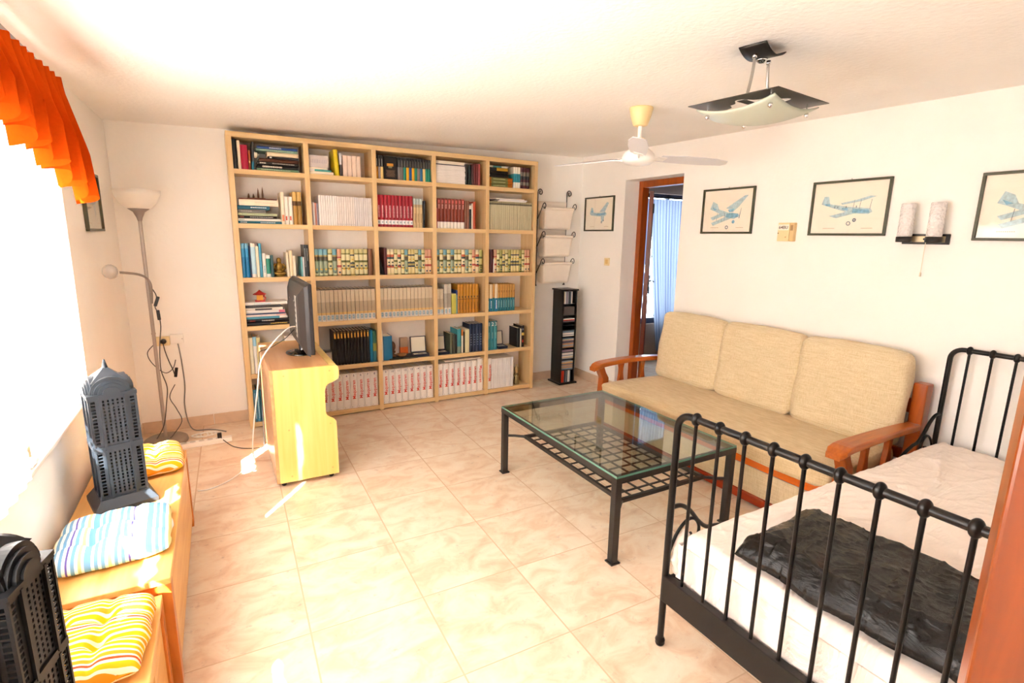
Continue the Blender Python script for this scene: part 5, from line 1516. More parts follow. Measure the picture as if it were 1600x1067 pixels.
# ------------------------------------------------------------------ black disc tower with its discs
CX0, CX1, CY0, CY1, CH = 2.362, 2.542, 1.105, 1.285, 1.0
ct = thing('disc_tower', 'slim black compact disc tower standing in the back right corner', 'disc tower', ((CX0 + CX1) / 2, (CY0 + CY1) / 2, 0))
blk = M('black_laminate', '#0b0b0c', 0.3)
h = 0.09
MB().box(-h - 0.022, -h - 0.022, 0, h + 0.022, h + 0.022, 0.018).obj('base', blk, ct, 0.003)
MB().box(-h - 0.010, -h - 0.012, CH - 0.016, h + 0.010, h + 0.010, CH).obj('top_board', blk, ct, 0.003)
for s in (-1, 1): MB().box(s * h - (0.014 if s > 0 else 0), -h, 0.018, s * h + (0.014 if s < 0 else 0), h, CH - 0.016).obj('side_panel', blk, ct, 0.001)
MB().box(-h + 0.014, h - 0.008, 0.018, h - 0.014, h, CH - 0.016).obj('back_panel', blk, ct)
CZ = [0.018, 0.152, 0.270, 0.392, 0.512, 0.628, 0.665, 0.735, 0.85]
for z in CZ[1:]: MB().box(-h + 0.014, -h + 0.004, z - 0.006, h - 0.014, h - 0.008, z).obj('shelf', blk, ct)
cdm = [M('disc_edge_%d' % i, c, 0.25) for i, c in enumerate(('#d9d5cf', '#8d949c', '#5f7486', '#c23a26', '#c9b08a', '#3d4650', '#e8e4dc', '#7f6a78', '#b98a5a'))]
cdstand = [MB().box(-0.062, 0, 0, 0.062, 0.13, 0.0102).mesh('disc_case', m) for m in cdm]
cdmesh = [MB().box(-0.071, 0, 0, 0.071, 0.125, 0.0102).mesh('disc_case', m) for m in cdm]
cx_, cy_ = ct.location.x, ct.location.y
rnd = random.Random(3)


def disc(idx, loc, rot, label):
    o = bpy.data.objects.new('disc_case', (cdstand if rot[1] else cdmesh)[idx]); COL.objects.link(o); o.location = loc; o.rotation_euler = rot
    tag(o, label, 'compact disc', 'discs in the black tower')


COLW = ['white', 'grey', 'slate blue', 'red', 'tan', 'dark grey', 'pale', 'mauve', 'brown']
# standing discs: top and bottom compartments
for (z, n, seq_, nm) in ((0.018, 10, [3, 3, 3, 5, 5, 1, 5, 6, 0, 1], 'lowest'), (0.85, 9, [4, 0, 1, 7, 1, 5, 5, 2, 0], 'top')):
    for k in range(n):
        disc(seq_[k], (cx_ - 0.073 + k * 0.0118 + 0.0104, cy_ - h + 0.006, z + 0.0005 + 0.0622), (0, -PI / 2, 0), '%s disc case standing %s from left in the %s compartment of the black tower' % (COLW[seq_[k]], ORD[k + 1], nm))
for z, n, nm in ((0.152, 9, 'second'), (0.270, 9, 'third'), (0.392, 9, 'fourth'), (0.512, 6, 'fifth'), (0.665, 3, 'seventh')):
    for k in range(n):
        i = rnd.choice([0, 1, 1, 2, 5, 6, 7, 8, 4]) if nm != 'seventh' else (7, 3, 6)[k]
        disc(i, (cx_, cy_ - h + 0.006 + 0.002 * rnd.random(), z + 0.0005 + k * 0.0108), (0, 0, 0), '%s disc case lying %s from below, %s compartment from the floor, black tower' % (COLW[i], ORD[k + 1], nm))
o = MB().box(-0.066, 0, 0, 0.066, 0.12, 0.085).obj('grey_disc_box', M('grey_smoked_box', '#56504e', 0.35), None, 0.002, loc=(cx_, cy_ - h + 0.008, 0.7355))
tag(o, 'grey box in the second compartment from the top of the black tower', 'box')

# ------------------------------------------------------------------ ceiling fan
FX, FY = 1.551, -0.775
fz = ceil_z(FX, FY)
fan = thing('ceiling_fan', 'white three-bladed ceiling fan with a cream canopy', 'ceiling fan', (FX, FY, fz - 0.001), 0)
cream = M('cream_fan_plastic', '#f3d9a0', 0.35); fw = M('white_fan_enamel', '#f4f1ee', 0.3)
MB().lathe([(0.0001, 0), (0.066, 0), (0.068, -0.006), (0.058, -0.05), (0.042, -0.098), (0.030, -0.102), (0.0001, -0.102)], 32).obj('canopy', cream, fan)
MB().lathe([(0.0125, -0.10), (0.0125, -0.20)], 16).obj('down_rod', fw, fan)
MB().lathe([(0.013, -0.165), (0.032, -0.172), (0.042, -0.19), (0.046, -0.215), (0.013, -0.215)], 28).obj('rod_cup', cream, fan)
MB().lathe([(0.02, -0.212), (0.05, -0.222), (0.078, -0.245), (0.092, -0.262), (0.096, -0.282), (0.090, -0.30), (0.070, -0.315), (0.03, -0.322), (0.0001, -0.323)], 40).obj('motor_housing', fw, fan)
bladem = NT('pale_grey_blade'); bladem.b.inputs['Base Color'].default_value = lin('#dddde3'); bladem.b.inputs['Roughness'].default_value = 0.35
for k, a in enumerate((-0.22, -0.22 + 2 * PI / 3, -0.22 + 4 * PI / 3)):
    bl = bpy.data.objects.new('blade', None); COL.objects.link(bl); bl.parent = fan; bl.location = (0, 0, -0.275); bl.rotation_euler = (0, 0, a)
    pl = []
    out_ = [(0.14, -0.045), (0.30, -0.058), (0.50, -0.052), (0.605, -0.030), (0.625, 0.012), (0.60, 0.040), (0.45, 0.052), (0.28, 0.050), (0.14, 0.040)]
    m = Matrix.Rotation(-0.24, 4, 'X')
    MB().prism(out_, -0.002, 0.002, 'z', 0, False, m).obj('blade_panel', bladem.m, bl)
    MB().tube([(0.07, 0, -0.012), (0.12, 0, -0.006), (0.17, 0, 0.0)], [0.012, 0.010, 0.007], 8, flat=(1, 0.6)).box(0.12, -0.028, -0.005, 0.18, 0.028, -0.001, 0, m).obj('blade_bracket', fw, bl)

# ------------------------------------------------------------------ pendant lamp
LPX, LPY = 1.200, -1.812
lz = ceil_z(LPX, LPY)
pd = thing('pendant_lamp', 'dark metal ceiling lamp with a square plate and curved frosted glass', 'lamp', (LPX, LPY, lz), 0)
gun = M('gunmetal_plate', '#4c4842', 0.35, 0.6)
mb = MB()


def saddle(u_, v_):
    x, y = (2 * u_ - 1) * 0.085, (2 * v_ - 1) * 0.052
    return (x * 0.98 - y * 0.2, y * 0.98 + x * 0.2, -0.034 + 0.026 * (2 * u_ - 1) ** 2)


mb.grid(saddle, 20, 4)
mb.obj('canopy_plate', M('dark_canopy_plate', '#2e2c2a', 0.4, 0.4), pd, solid=0.004)
MB().lathe([(0.0001, 0), (0.030, 0), (0.030, -0.026), (0.0001, -0.026)], 24).obj('mounting_cup', white_plastic, pd)
MB().lathe([(0.0001, -0.056), (0.010, -0.055), (0.020, -0.046), (0.022, -0.040), (0.0001, -0.040)], 20).obj('cap_nut', chrome, pd)
PZ = -0.205
for s in (-1, 1):
    MB().tube(smooth_path([(s * 0.055, s * 0.010, -0.034), (s * 0.056, s * 0.010, -0.075), (s * 0.066, s * 0.012, -0.125), (s * 0.086, s * 0.018, -0.18), (s * 0.090, s * 0.018, PZ + 0.002)], 6), 0.0058, 10).obj('rod', M('satin_steel', '#b7b4b0', 0.25, 0.9), pd)
    MB().lathe([(0.0001, 0), (0.0085, 0), (0.0085, -0.014), (0.0001, -0.014)], 12, (s * 0.055, s * 0.010, -0.034)).obj('rod_collar', chrome, pd)
pq = 0.182
pr_ = Matrix.Rotation(0.10, 4, 'Z')
# square plate with a scalloped opening
from math import cos, sin
mb = MB(); n = 64; vin = []; vout = []
for k in range(n):
    a = 2 * PI * k / n
    sq = 1 / max(abs(cos(a)), abs(sin(a)))
    vout.append((pq * sq * cos(a), pq * sq * sin(a)))
    r = 0.105 + 0.016 * cos(4 * a) + 0.010 * cos(8 * a)
    vin.append((r * cos(a), r * sin(a)))
for zz in (0.0, 0.0025):
    mb.add([(x, y, PZ + zz) for x, y in vout] + [(x, y, PZ + zz) for x, y in vin], [((k, (k + 1) % n, n + (k + 1) % n, n + k) if zz else (k, n + k, n + (k + 1) % n, (k + 1) % n)) for k in range(n)], 0, False, pr_)
mb.add([(x, y, PZ) for x, y in vout] + [(x, y, PZ + 0.0025) for x, y in vout], [(k, (k + 1) % n, n + (k + 1) % n, n + k) for k in range(n)], 0, False, pr_)
mb.add([(x, y, PZ) for x, y in vin] + [(x, y, PZ + 0.0025) for x, y in vin], [(n + k, n + (k + 1) % n, (k + 1) % n, k) for k in range(n)], 0, False, pr_)
mb.box(-0.11, -0.016, PZ, 0.11, 0.016, PZ + 0.002, 0, pr_)
mb.obj('metal_plate', gun, pd)
fg_ = NT('frosted_green_glass'); fg_.b.inputs['Base Color'].default_value = lin('#d5dccb'); fg_.b.inputs['Roughness'].default_value = 0.4; fg_.b.inputs['Transmission Weight'].default_value = 0.25
gq = 0.158


def gl_fn(u_, v_):
    x, y = (2 * u_ - 1), (2 * v_ - 1)
    a = PI / 4 * 0
    return tuple(pr_ @ Vector((x * gq, y * gq, PZ - 0.012 - 0.052 * (1 - 0.5 * (x * x + y * y)))))


MB().grid(gl_fn, 20, 20).obj('glass_shade', fg_.m, pd, solid=0.005)
for sx in (-1, 1):
    for sy in (-1, 1):
        m = pr_ @ Matrix.Translation((sx * 0.128, sy * 0.128, PZ))
        MB().lathe([(0.003, 0.004), (0.003, -0.038)], 8, mat=m).lathe([(0.0001, -0.030), (0.0075, -0.033), (0.008, -0.040), (0.0065, -0.047), (0.0001, -0.050)], 12, mat=m).obj('fixing_knob', chrome, pd)
MB().tube([(-0.07, 0, PZ - 0.012), (0.07, 0, PZ - 0.012)], 0.005, 8).obj('halogen_tube', white_plastic, pd)

# ------------------------------------------------------------------ sofa
def weave(name, col, col2):
    t = NT(name)
    tc = t.n('ShaderNodeTexCoord'); mp1 = t.n('ShaderNodeMapping'); mp1.inputs['Scale'].default_value = (40, 12, 260); t.l(tc.outputs['Object'], mp1.inputs[0])
    a = t.n('ShaderNodeTexNoise'); a.inputs['Scale'].default_value = 1; a.inputs['Detail'].default_value = 3; t.l(mp1.outputs[0], a.inputs['Vector'])
    mp2 = t.n('ShaderNodeMapping'); mp2.inputs['Scale'].default_value = (300, 420, 30); t.l(tc.outputs['Object'], mp2.inputs[0])
    b = t.n('ShaderNodeTexNoise'); b.inputs['Scale'].default_value = 1; b.inputs['Detail'].default_value = 2; t.l(mp2.outputs[0], b.inputs['Vector'])
    q = t.math('MULTIPLY', t.math('ADD', a.outputs[0], b.outputs[0]), 0.5)
    big = t.n('ShaderNodeTexNoise'); big.inputs['Scale'].default_value = 4; t.l(tc.outputs['Object'], big.inputs['Vector'])
    base = t.ramp(q, [(0.36, lin(col2)), (0.62, lin(col))])
    t.l(t.mix(t.math('MULTIPLY', t.math('SUBTRACT', big.outputs[0], 0.35), 0.35), base, lin(col2)), t.b.inputs['Base Color'])
    t.b.inputs['Roughness'].default_value = 0.9; t.b.inputs['Specular IOR Level'].default_value = 0.1
    t.b.inputs['Sheen Weight'].default_value = 0.15
    t.bump(q, 0.5, 0.0015)
    return t.m


sofa_f = weave('beige_woven_upholstery', '#e2d2b2', '#c9b48c')
seat_f = weave('beige_velour_seat', '#dac6a0', '#c2a97f')
SY0, SY1 = -1.975, -0.010
sofa = thing('sofa', 'three-seat beige sofa with honey-varnished curved wooden arms', 'sofa', (2.25, (SY0 + SY1) / 2, 0))
sl = (SY1 - SY0) / 2
ox = 2.25


def lxx(x): return x - ox


def round_box(w, d, h, r=0.03, n=10, puff=0.0, m=None, seed=0):
    """soft box centred on x,y with base at z=0, bulging a little"""
    def face(fn): return fn
    mb = MB(); N = n

    def P(x, y, z):
        ex, ey, ez = abs(x), abs(y), abs(z)
        k = lambda a, L: a * (L / 2)
        px, py, pz = x * w / 2, y * d / 2, z * h / 2
        cx = max(-w / 2 + r, min(w / 2 - r, px)); cy = max(-d / 2 + r, min(d / 2 - r, py)); cz = max(-h / 2 + r, min(h / 2 - r, pz))
        v_ = Vector((px - cx, py - cy, pz - cz))
        if v_.length > 1e-9: v_ = v_.normalized() * r
        q = Vector((cx, cy, cz)) + v_
        if puff:
            q.x += puff * x * (1 - y * y) * (1 - z * z) if ex > 0.99 else 0
            q.y += puff * y * (1 - x * x) * (1 - z * z) if ey > 0.99 else 0
            q.z += puff * z * (1 - x * x) * (1 - y * y) if ez > 0.99 else 0
            q += Vector((0.003 * sin(7 * y + 5 * z + seed), 0.003 * sin(6 * z + 4 * x + seed), 0.003 * sin(8 * y + 3 * x + seed)))
        return (q.x, q.y, q.z + h / 2)

    def warp(t_):   # denser towards the edges
        return math.copysign(abs(t_) ** 0.55, t_)
    for ax in range(3):
        for s in (-1, 1):
            def fn(a, b, ax=ax, s=s):
                u_, v_ = warp(2 * a - 1), warp(2 * b - 1)
                if ax == 0: return P(s, u_ * s, v_)
                if ax == 1: return P(-u_ * s, s, v_)
                return P(u_ * s, v_, s)
            mb.grid(fn, N, N, 0, True, m)
    return mb


# frame
for s, nm in ((-1, 'right'), (1, 'left')):
    yc = s * (sl - 0.040)
    # rear post, square with a chamfered top
    MB().box(lxx(2.640), yc - 0.034, 0, lxx(2.715), yc + 0.034, 0.760).obj('rear_post', honey_v, sofa, 0.008, 3)
    # front leg: sabre-curved upright below the arm
    rg = []
    for (x, z, w_) in ((1.930, 0.0, 0.060), (1.935, 0.20, 0.066), (1.945, 0.34, 0.068), (1.950, 0.41, 0.062), (1.925, 0.46, 0.056), (1.905, 0.50, 0.060), (1.905, 0.512, 0.064)):
        a, b = lxx(x), lxx(x + w_)
        rg.append([(a, yc - 0.030, z), (b, yc - 0.030, z), (b, yc + 0.030, z), (a, yc + 0.030, z)])
    MB().sweep(rg, smooth=False).obj('leg', honey_v, sofa, 0.006, 3)
    for x0, nm2 in ((2.13, 0), (2.36, 0)):
        rg = []
        for (dx, z, w_) in ((0.0, 0.30, 0.062), (0.004, 0.37, 0.052), (0.012, 0.43, 0.034), (0.012, 0.47, 0.034), (0.004, 0.51, 0.050)):
            a, b = lxx(x0 + dx), lxx(x0 + dx + w_)
            rg.append([(a, yc - 0.014, z), (b, yc - 0.014, z), (b, yc + 0.014, z), (a, yc + 0.014, z)])
        MB().sweep(rg, smooth=False).obj('arm_spindle', honey_v, sofa, 0.003)
    # arm rest: bowed plank with a rounded drooping nose
    rg = []
    for i in range(25):
        a = i / 24; x = 1.862 + (2.640 - 1.862) * a
        zt = 0.528 + 0.024 * sin(PI * (0.12 + 0.80 * a)) - 0.030 * max(0, (0.12 - a) / 0.12) ** 2
        th = 0.038 - 0.008 * max(0, (0.08 - a) / 0.08)
        hw_ = 0.050 * (1 - 0.30 * a) * (1 if a > 0.04 else 0.70 + 0.30 * (a / 0.04) ** 0.5)
        bow = s * 0.012 * sin(PI * a)
        rg.append([(lxx(x), yc + bow - hw_, zt - th), (lxx(x), yc + bow + hw_, zt - th), (lxx(x), yc + bow + hw_, zt), (lxx(x), yc + bow - hw_, zt)])
    MB().sweep([[q for q in r] for r in rg], smooth=False).obj('armrest', honey, sofa, 0.010, 4)
    MB().box(lxx(1.985), yc - 0.016, 0.235, lxx(2.645), yc + 0.016, 0.315).obj('side_rail', honey_v, sofa, 0.004)
MB().box(lxx(1.925), -sl + 0.072, 0.232, lxx(1.955), sl - 0.072, 0.300).obj('front_rail', wood('honey_front_rail', '#b8480c', '#cf6414', 0.25, (26, 3, 26), 0.35), sofa, 0.005)
MB().box(lxx(1.925), -sl + 0.072, 0.012, lxx(1.955), sl - 0.072, 0.062).obj('bottom_rail', wood('red_brown_rail', '#7e2308', '#98300c', 0.25, (26, 3, 26), 0.35), sofa, 0.004)
MB().box(lxx(1.945), -sl + 0.072, 0.055, lxx(1.965), sl - 0.072, 0.222).obj('drawer_front', sofa_f, sofa, 0.004)
MB().box(lxx(1.942), -sl + 0.075, 0.2215, lxx(1.970), sl - 0.075, 0.2315).obj('metal_trim', grey_metal, sofa)
MB().box(lxx(1.96), -sl + 0.075, 0.22, lxx(2.64), sl - 0.075, 0.262).obj('base_deck', M('dark_base_cloth', '#5a4c3c', 0.9), sofa)
MB().box(lxx(2.66), -sl + 0.074, 0.30, lxx(2.69), sl - 0.074, 0.36).box(lxx(2.66), -sl + 0.074, 0.58, lxx(2.69), sl - 0.074, 0.66).obj('back_rail', honey_v, sofa, 0.004)
m = Matrix.Translation((lxx(2.25), 0, 0.262))
round_box(0.66, 2 * sl - 0.155, 0.128, 0.035, 16, 0.010, m, 1).obj('seat_cushion', seat_f, sofa, weld=True)
cwid = (2 * sl - 0.155) / 3
for k in range(3):
    y = -sl + 0.0775 + cwid * (k + 0.5)
    m = Matrix.Translation((lxx(2.545), y, 0.385)) @ Matrix.Rotation(0.13, 4, 'Y')
    round_box(0.135, cwid - 0.006, 0.54, 0.045, 16, 0.016, m, k * 2.3).obj('back_cushion', sofa_f, sofa, weld=True)

# ------------------------------------------------------------------ coffee table
TX0_, TX1_, TYN, TYF = 0.835, 1.655, -1.560, -0.430
tb = thing('coffee_table', 'dark iron coffee table with a clear glass top and lattice shelf', 'coffee table', ((TX0_ + TX1_) / 2, (TYN + TYF) / 2, 0), -0.006)
tw, tl = (TX1_ - TX0_) / 2, (TYF - TYN) / 2
iron_t = M('dark_bronze_iron', '#2a2624', 0.45, 0.2)
TH_ = 0.440
for sx in (-1, 1):
    for sy in (-1, 1):
        x, y = sx * (tw - 0.019), sy * (tl - 0.019)
        lg = MB().box(x - 0.018, y - 0.018, 0.006, x + 0.018, y + 0.018, TH_ - 0.032).obj('leg', iron_t, tb, 0.003)
        MB().box(x - 0.026, y - 0.026, 0, x + 0.026, y + 0.026, 0.008).obj('foot_pad', iron_t, lg, 0.002)
mb = MB()
mb.box(-tw, -tl, TH_ - 0.032, tw, -tl + 0.034, TH_ - 0.002).box(-tw, tl - 0.034, TH_ - 0.032, tw, tl, TH_ - 0.002)
mb.box(-tw, -tl + 0.034, TH_ - 0.032, -tw + 0.034, tl - 0.034, TH_ - 0.002).box(tw - 0.034, -tl + 0.034, TH_ - 0.032, tw, tl - 0.034, TH_ - 0.002)
mb.obj('top_frame', iron_t, tb, 0.002)
tgm = NT('table_glass'); tgm.t.nodes.remove(tgm.b)
tp_ = tgm.n('ShaderNodeBsdfTransparent'); tp_.inputs[0].default_value = lin('#ecf3ed')
gl_ = tgm.n('ShaderNodeBsdfGlossy'); gl_.inputs['Roughness'].default_value = 0.0
fr_ = tgm.n('ShaderNodeFresnel'); ge_ = tgm.n('ShaderNodeNewGeometry')
tgm.l(tgm.math('SUBTRACT', 1.52, tgm.math('MULTIPLY', ge_.outputs['Backfacing'], 1.52 - 1 / 1.52)), fr_.inputs[0])
mx_ = tgm.n('ShaderNodeMixShader'); tgm.l(tgm.math('MULTIPLY', fr_.outputs[0], 1.25), mx_.inputs[0]); tgm.l(tp_.outputs[0], mx_.inputs[1]); tgm.l(gl_.outputs[0], mx_.inputs[2]); tgm.l(mx_.outputs[0], tgm.out.inputs[0])
edge_m = M('green_glass_edge', '#5f8d7c', 0.1, vary=0.1, coat=0.5)
mb = MB().box(-tw + 0.002, -tl + 0.002, TH_ - 0.002, tw - 0.002, tl - 0.002, TH_ + 0.009, 0)
for i in range(2, 6): mb.mi[i] = 1
mb.obj('glass_top', [tgm.m, edge_m], tb)
zs_ = 0.245
sw_, sl_ = tw - 0.118, tl - 0.092
mb = MB()
mb.box(-sw_, -sl_, zs_, sw_, -sl_ + 0.018, zs_ + 0.020).box(-sw_, sl_ - 0.018, zs_, sw_, sl_, zs_ + 0.020).box(-sw_, -sl_, zs_, -sw_ + 0.018, sl_, zs_ + 0.020).box(sw_ - 0.018, -sl_, zs_, sw_, sl_, zs_ + 0.020)
for sx in (-1, 1):
    for sy in (-1, 1):
        mb.tube([(sx * (tw - 0.03), sy * (tl - 0.03), zs_ + 0.010), (sx * (tw - 0.075), sy * (tl - 0.055), zs_ + 0.010), (sx * (sw_ - 0.008), sy * (sl_ - 0.008), zs_ + 0.010)], 0.009, 8)
mb.obj('shelf_frame', iron_t, tb)
mb = MB()
nx, ny = 7, 12
for k in range(1, nx): mb.box(-sw_ + 2 * sw_ * k / nx - 0.005, -sl_ + 0.01, zs_ + 0.009, -sw_ + 2 * sw_ * k / nx + 0.005, sl_ - 0.01, zs_ + 0.015)
for k in range(1, ny): mb.box(-sw_ + 0.01, -sl_ + 2 * sl_ * k / ny - 0.005, zs_ + 0.004, sw_ - 0.01, -sl_ + 2 * sl_ * k / ny + 0.005, zs_ + 0.010)
mb.obj('shelf_lattice', iron_t, tb)

# ------------------------------------------------------------------ bed
bedm = M('black_bed_enamel', '#080607', 0.32, vary=0.04, spec=0.35)
BXF, BXH, BYL, BYR = 0.680, 2.705, -2.020, -3.020
bed = thing('bed', 'black metal bed with white mattress and railed head and foot ends', 'bed', ((BXF + BXH) / 2, (BYL + BYR) / 2, 0))
bxf, bxh = BXF - bed.location.x, BXH - bed.location.x
bw = (BYL - BYR) / 2


def bed_end(x, top, zlo, zhi, nm, rows, foot):
    e = bpy.data.objects.new(nm, None); COL.objects.link(e); e.parent = bed; e.location = (x, 0, 0)
    r = 0.0125
    R_ = 0.055
    pts = [(0, bw, 0.02), (0, bw, top - R_)] + [(0, bw - R_ + R_ * math.cos(a), top - R_ + R_ * math.sin(a)) for a in [k * PI / 16 for k in range(1, 9)]]
    pts += [(0, -bw + R_ - R_ * math.sin(a), top - R_ + R_ * math.cos(a)) for a in [k * PI / 16 for k in range(0, 9)]] + [(0, -bw, top - R_), (0, -bw, 0.02)]
    MB().tube(pts, r, 14).obj('outer_tube', bedm, e)
    for s in (-1, 1): MB().lathe([(0.0001, 0), (0.015, 0), (0.018, 0.008), (0.016, 0.016), (0.019, 0.02), (0.016, 0.028), (0.013, 0.034)], 18, (0, s * bw, 0)).obj('foot', bedm, e)
    # flat panel with holes for bolts
    MB().box(-0.016, -bw + 0.002, zlo, 0.016, bw - 0.002, zhi).obj('panel_rail', bedm, e, 0.003)
    for k in range(rows):
        y = bw - 0.0775 - k * 0.0935
        if y < -bw + 0.05: break
        MB().tube([(0, y, zhi - 0.004), (0, y, top - 0.004)], 0.0062, 10).obj('rod', bedm, e)
        MB().sphere((0, y, top), 0.0205, 14, 0, (1.0, 0.72, 1.12)).obj('ball_joint', bedm, e)
    return e


bed_end(bxf, 0.925, 0.195, 0.298, 'footboard', 11, True)
bed_end(bxh, 0.972, 0.26, 0.36, 'headboard', 11, False)
for s in (-1, 1):
    MB().box(bxf + 0.016, s * (bw - 0.012) - 0.010, 0.205, bxh - 0.016, s * (bw - 0.012) + 0.010, 0.290).obj('side_rail', bedm, bed, 0.003)
    for sx, xx in ((1, bxf), (-1, bxh)):
        k_ = 0.0 if sx > 0 else 0.04
        mb = MB()
        y = s * bw
        mb.tube(smooth_path([(xx, y, 0.565 + k_), (xx + sx * 0.05, y, 0.562 + k_), (xx + sx * 0.10, y, 0.53 + k_), (xx + sx * 0.15, y, 0.475 + k_), (xx + sx * 0.20, y, 0.436 + k_), (xx + sx * 0.26, y, 0.425 + k_), (xx + sx * 0.36, y, 0.40 + k_ * 0.5), (xx + sx * 0.46, y, 0.33), (xx + sx * 0.52, y, 0.29)], 6), 0.0085, 10)
        mb.obj('scroll_brace', bedm, bed)
        mb = MB()
        mb.tube(smooth_path([(xx, y, 0.335), (xx + sx * 0.012, y, 0.39), (xx + sx * 0.045, y, 0.455), (xx + sx * 0.09, y, 0.492), (xx + sx * 0.13, y, 0.488), (xx + sx * 0.158, y, 0.450), (xx + sx * 0.152, y, 0.405), (xx + sx * 0.118, y, 0.385), (xx + sx * 0.088, y, 0.400), (xx + sx * 0.092, y, 0.428), (xx + sx * 0.118, y, 0.432)], 6), 0.0062, 9)
        mb.obj('scroll', bedm, bed)
for k in range(14):
    x = bxf + 0.10 + k * 0.14
    MB().box(x, -bw + 0.02, 0.222, x + 0.06, bw - 0.02, 0.236).obj('slat', M('pine_slat', '#d9b98c', 0.6), bed)
# mattress with its creased sheet
sheet_m = NT('cream_cotton_sheet')
_c = sheet_m.n('ShaderNodeTexCoord'); _n = sheet_m.n('ShaderNodeTexNoise'); _n.inputs['Scale'].default_value = 2.2; _n.inputs['Detail'].default_value = 5; _n.inputs['Distortion'].default_value = 1.8
_mp = sheet_m.n('ShaderNodeMapping'); _mp.inputs['Scale'].default_value = (0.8, 2.6, 2); _mp.inputs['Rotation'].default_value = (0, 0, 0.6); sheet_m.l(_c.outputs['Object'], _mp.inputs[0]); sheet_m.l(_mp.outputs[0], _n.inputs['Vector'])
sheet_m.b.inputs['Base Color'].default_value = lin('#f0e5dc'); sheet_m.b.inputs['Roughness'].default_value = 0.85; sheet_m.b.inputs['Specular IOR Level'].default_value = 0.2
sheet_m.bump(_n.outputs[0], 0.7, 0.05)
mt = round_box(1.955, 2 * bw - 0.05, 0.225, 0.05, 14, 0.0, Matrix.Translation((0, 0, 0.238)))
mt.obj('mattress', sheet_m.m, bed, weld=True)
rnd = random.Random(11)


def crease(x, y, f, seed):
    # sharp narrow folds: ridges along the zero lines of a noise field
    n_ = noise.noise(Vector((x * f, y * f * 2.2, seed))) + 0.5 * noise.noise(Vector((x * f * 2.3 + 7, y * f * 3.1, seed + 3)))
    return max(0.0, 1 - abs(n_) * 6)


def sheet_fn(u_, v_):
    x = -0.978 + 1.956 * u_; y = -bw + 0.022 + (2 * bw - 0.044) * v_
    z = 0.470
    ed = min(1, (1 - abs(2 * v_ - 1)) * 14); ed2 = min(1, (1 - abs(2 * u_ - 1)) * 26)
    fold = 0.006 * sin(9 * x + 14 * y + 2 * sin(5 * y)) + 0.005 * sin(21 * y - 6 * x + 3 * sin(3 * x)) + 0.003 * sin(43 * y + 17 * x)
    ridge = 0.010 * math.exp(-((y - 0.28 - 0.35 * (x - 0.5)) / 0.018) ** 2) * (1 if x > 0.35 else 0)
    z += (fold * 0.6 + ridge + 0.0055 * crease(x, y + 0.5 * x, 2.2, 1.0) + 0.003 * crease(y, x, 5.0, 9.0)) * min(ed, ed2) * (0.15 if (x < -0.40 and y < 0.37) else 1.0) - 0.045 * (1 - ed) ** 2 - 0.045 * (1 - ed2) ** 2
    return (x, y, z)


def skirt(side):
    def fn(u_, v_):
        if side in ('l', 'r'):
            s = 1 if side == 'l' else -1
            x = -0.978 + 1.956 * u_; y = s * (bw - 0.022 + 0.004 + 0.008 * sin(24 * x + 2) * v_ + 0.004 * sin(61 * x) * v_); z = 0.425 - v_ * (0.13 + 0.012 * sin(7 * x))
        else:
            s = -1 if side == 'f' else 1
            y = -bw + 0.022 + (2 * bw - 0.044) * u_; x = s * (0.978 + 0.004 + 0.006 * sin(26 * y) * v_ + 0.003 * sin(57 * y) * v_); z = 0.425 - v_ * 0.135
        return (x, y, z)
    return fn


mb = MB().grid(sheet_fn, 260, 150)
for sd in ('l', 'r'): mb.grid(skirt(sd), 120, 8)
for sd in ('f', 'h'): mb.grid(skirt(sd), 70, 8)
# bunched corner at the foot end
mb.tube(smooth_path([(-0.972, bw - 0.02, 0.30), (-0.985, bw - 0.012, 0.36), (-0.965, bw - 0.006, 0.42), (-0.93, bw - 0.012, 0.455)], 5), [0.010 + 0.008 * sin(k) ** 2 for k in range(16)], 8)
o = mb.obj('bed_sheet', sheet_m.m, bed)
MB().box(-0.975, -bw + 0.03, 0.215, 0.975, bw - 0.03, 0.240).obj('bed_base', M('base_cloth', '#cfc4b4', 0.9), bed)

# black plastic sheet over folded bedding on the mattress
bag = NT('crinkled_black_plastic'); bag.b.inputs['Base Color'].default_value = lin('#060606'); bag.b.inputs['Specular IOR Level'].default_value = 0.4; bag.b.inputs['Roughness'].default_value = 0.18
_c = bag.n('ShaderNodeTexCoord'); _n = bag.n('ShaderNodeTexNoise'); _n.inputs['Scale'].default_value = 14; _n.inputs['Detail'].default_value = 7; _n.inputs['Distortion'].default_value = 2.2; _n.inputs['Roughness'].default_value = 0.6
_mp = bag.n('ShaderNodeMapping'); _mp.inputs['Scale'].default_value = (1.6, 0.7, 1); _mp.inputs['Rotation'].default_value = (0, 0, 0.5); bag.l(_c.outputs['Object'], _mp.inputs[0]); bag.l(_mp.outputs[0], _n.inputs['Vector'])
bag.bump(_n.outputs[0], 0.5, 0.012)
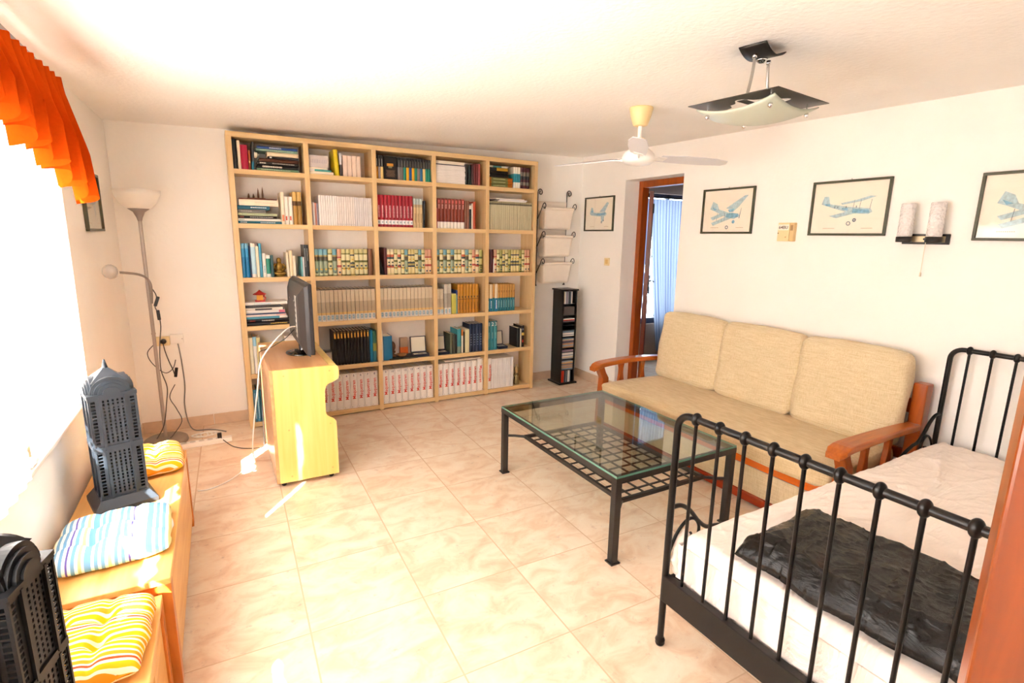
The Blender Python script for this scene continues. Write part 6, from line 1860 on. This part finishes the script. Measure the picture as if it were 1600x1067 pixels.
# outline (world): near-foot corner, far corner ...
PA, PB, PC, PD_ = Vector((0.745, -2.245)), Vector((1.195, -2.185)), Vector((1.245, -2.985)), Vector((0.775, -2.99))


def bagfn(u_, v_):
    a = PA.lerp(PB, u_); b = PD_.lerp(PC, u_); p = a.lerp(b, v_)
    x, y = p.x + 0.010 * sin(9 * v_ + 1) * (1 - u_) - 0.006 * sin(23 * v_), p.y + 0.012 * sin(6 * u_ + 0.5) * (1 - v_)
    eu = min(1, u_ / 0.14); eu2 = min(1, (1 - u_) / 0.10); ev_ = min(1, v_ / 0.10); ev2 = min(1, (1 - v_) / 0.06)
    e = (eu * eu2 * ev_ * ev2)
    e = e ** 0.45
    z = 0.4865 + 0.074 * e + (0.003 * sin(13 * u_ + 20 * v_ + 3 * sin(8 * v_)) + 0.002 * sin(40 * v_ + 11 * u_)) * min(1, e * 1.5)
    ce = min(1, e * 1.4)
    z += (0.004 * crease(p.x, p.y, 6.0, 2.0) + 0.0026 * crease(p.y, p.x, 13.0, 5.0) + 0.0016 * noise.noise(Vector((p.x * 55, p.y * 40, 1)))) * ce
    x += 0.003 * crease(p.x, p.y, 9.0, 4.0) * (1 - u_)
    z += 0.010 * math.exp(-((u_ - 0.16 - 0.02 * sin(12 * v_)) / 0.03) ** 2)
    return (x, y, z)


o = MB().grid(bagfn, 130, 230).obj('plastic_sheet', bag.m, None, solid=0.0015)
tag(o, 'crinkled black plastic sheet covering a folded bundle on the bed', 'plastic sheet')

# ------------------------------------------------------------------ open door leaf beside the camera
dn = thing('door_2', None, None, (0.190, -2.998, 0), math.radians(-62)); dn['kind'] = 'structure'
honey_d = wood('honey_door_wood', '#6e2e04', '#8a3f08', 0.3, (26, 26, 2.2), 0.4)
MB().box(0, -0.040, 0.008, 0.62, 0.0, 2.04).obj('door_leaf', honey_d, dn, 0.004)
for a, b in ((0.12, 0.92), (1.06, 1.92)):
    MB().box(0.11, -0.046, a, 0.51, -0.040, b).box(0.11, 0.0, a, 0.51, 0.006, b).obj('door_panel', honey_d, dn, 0.004)
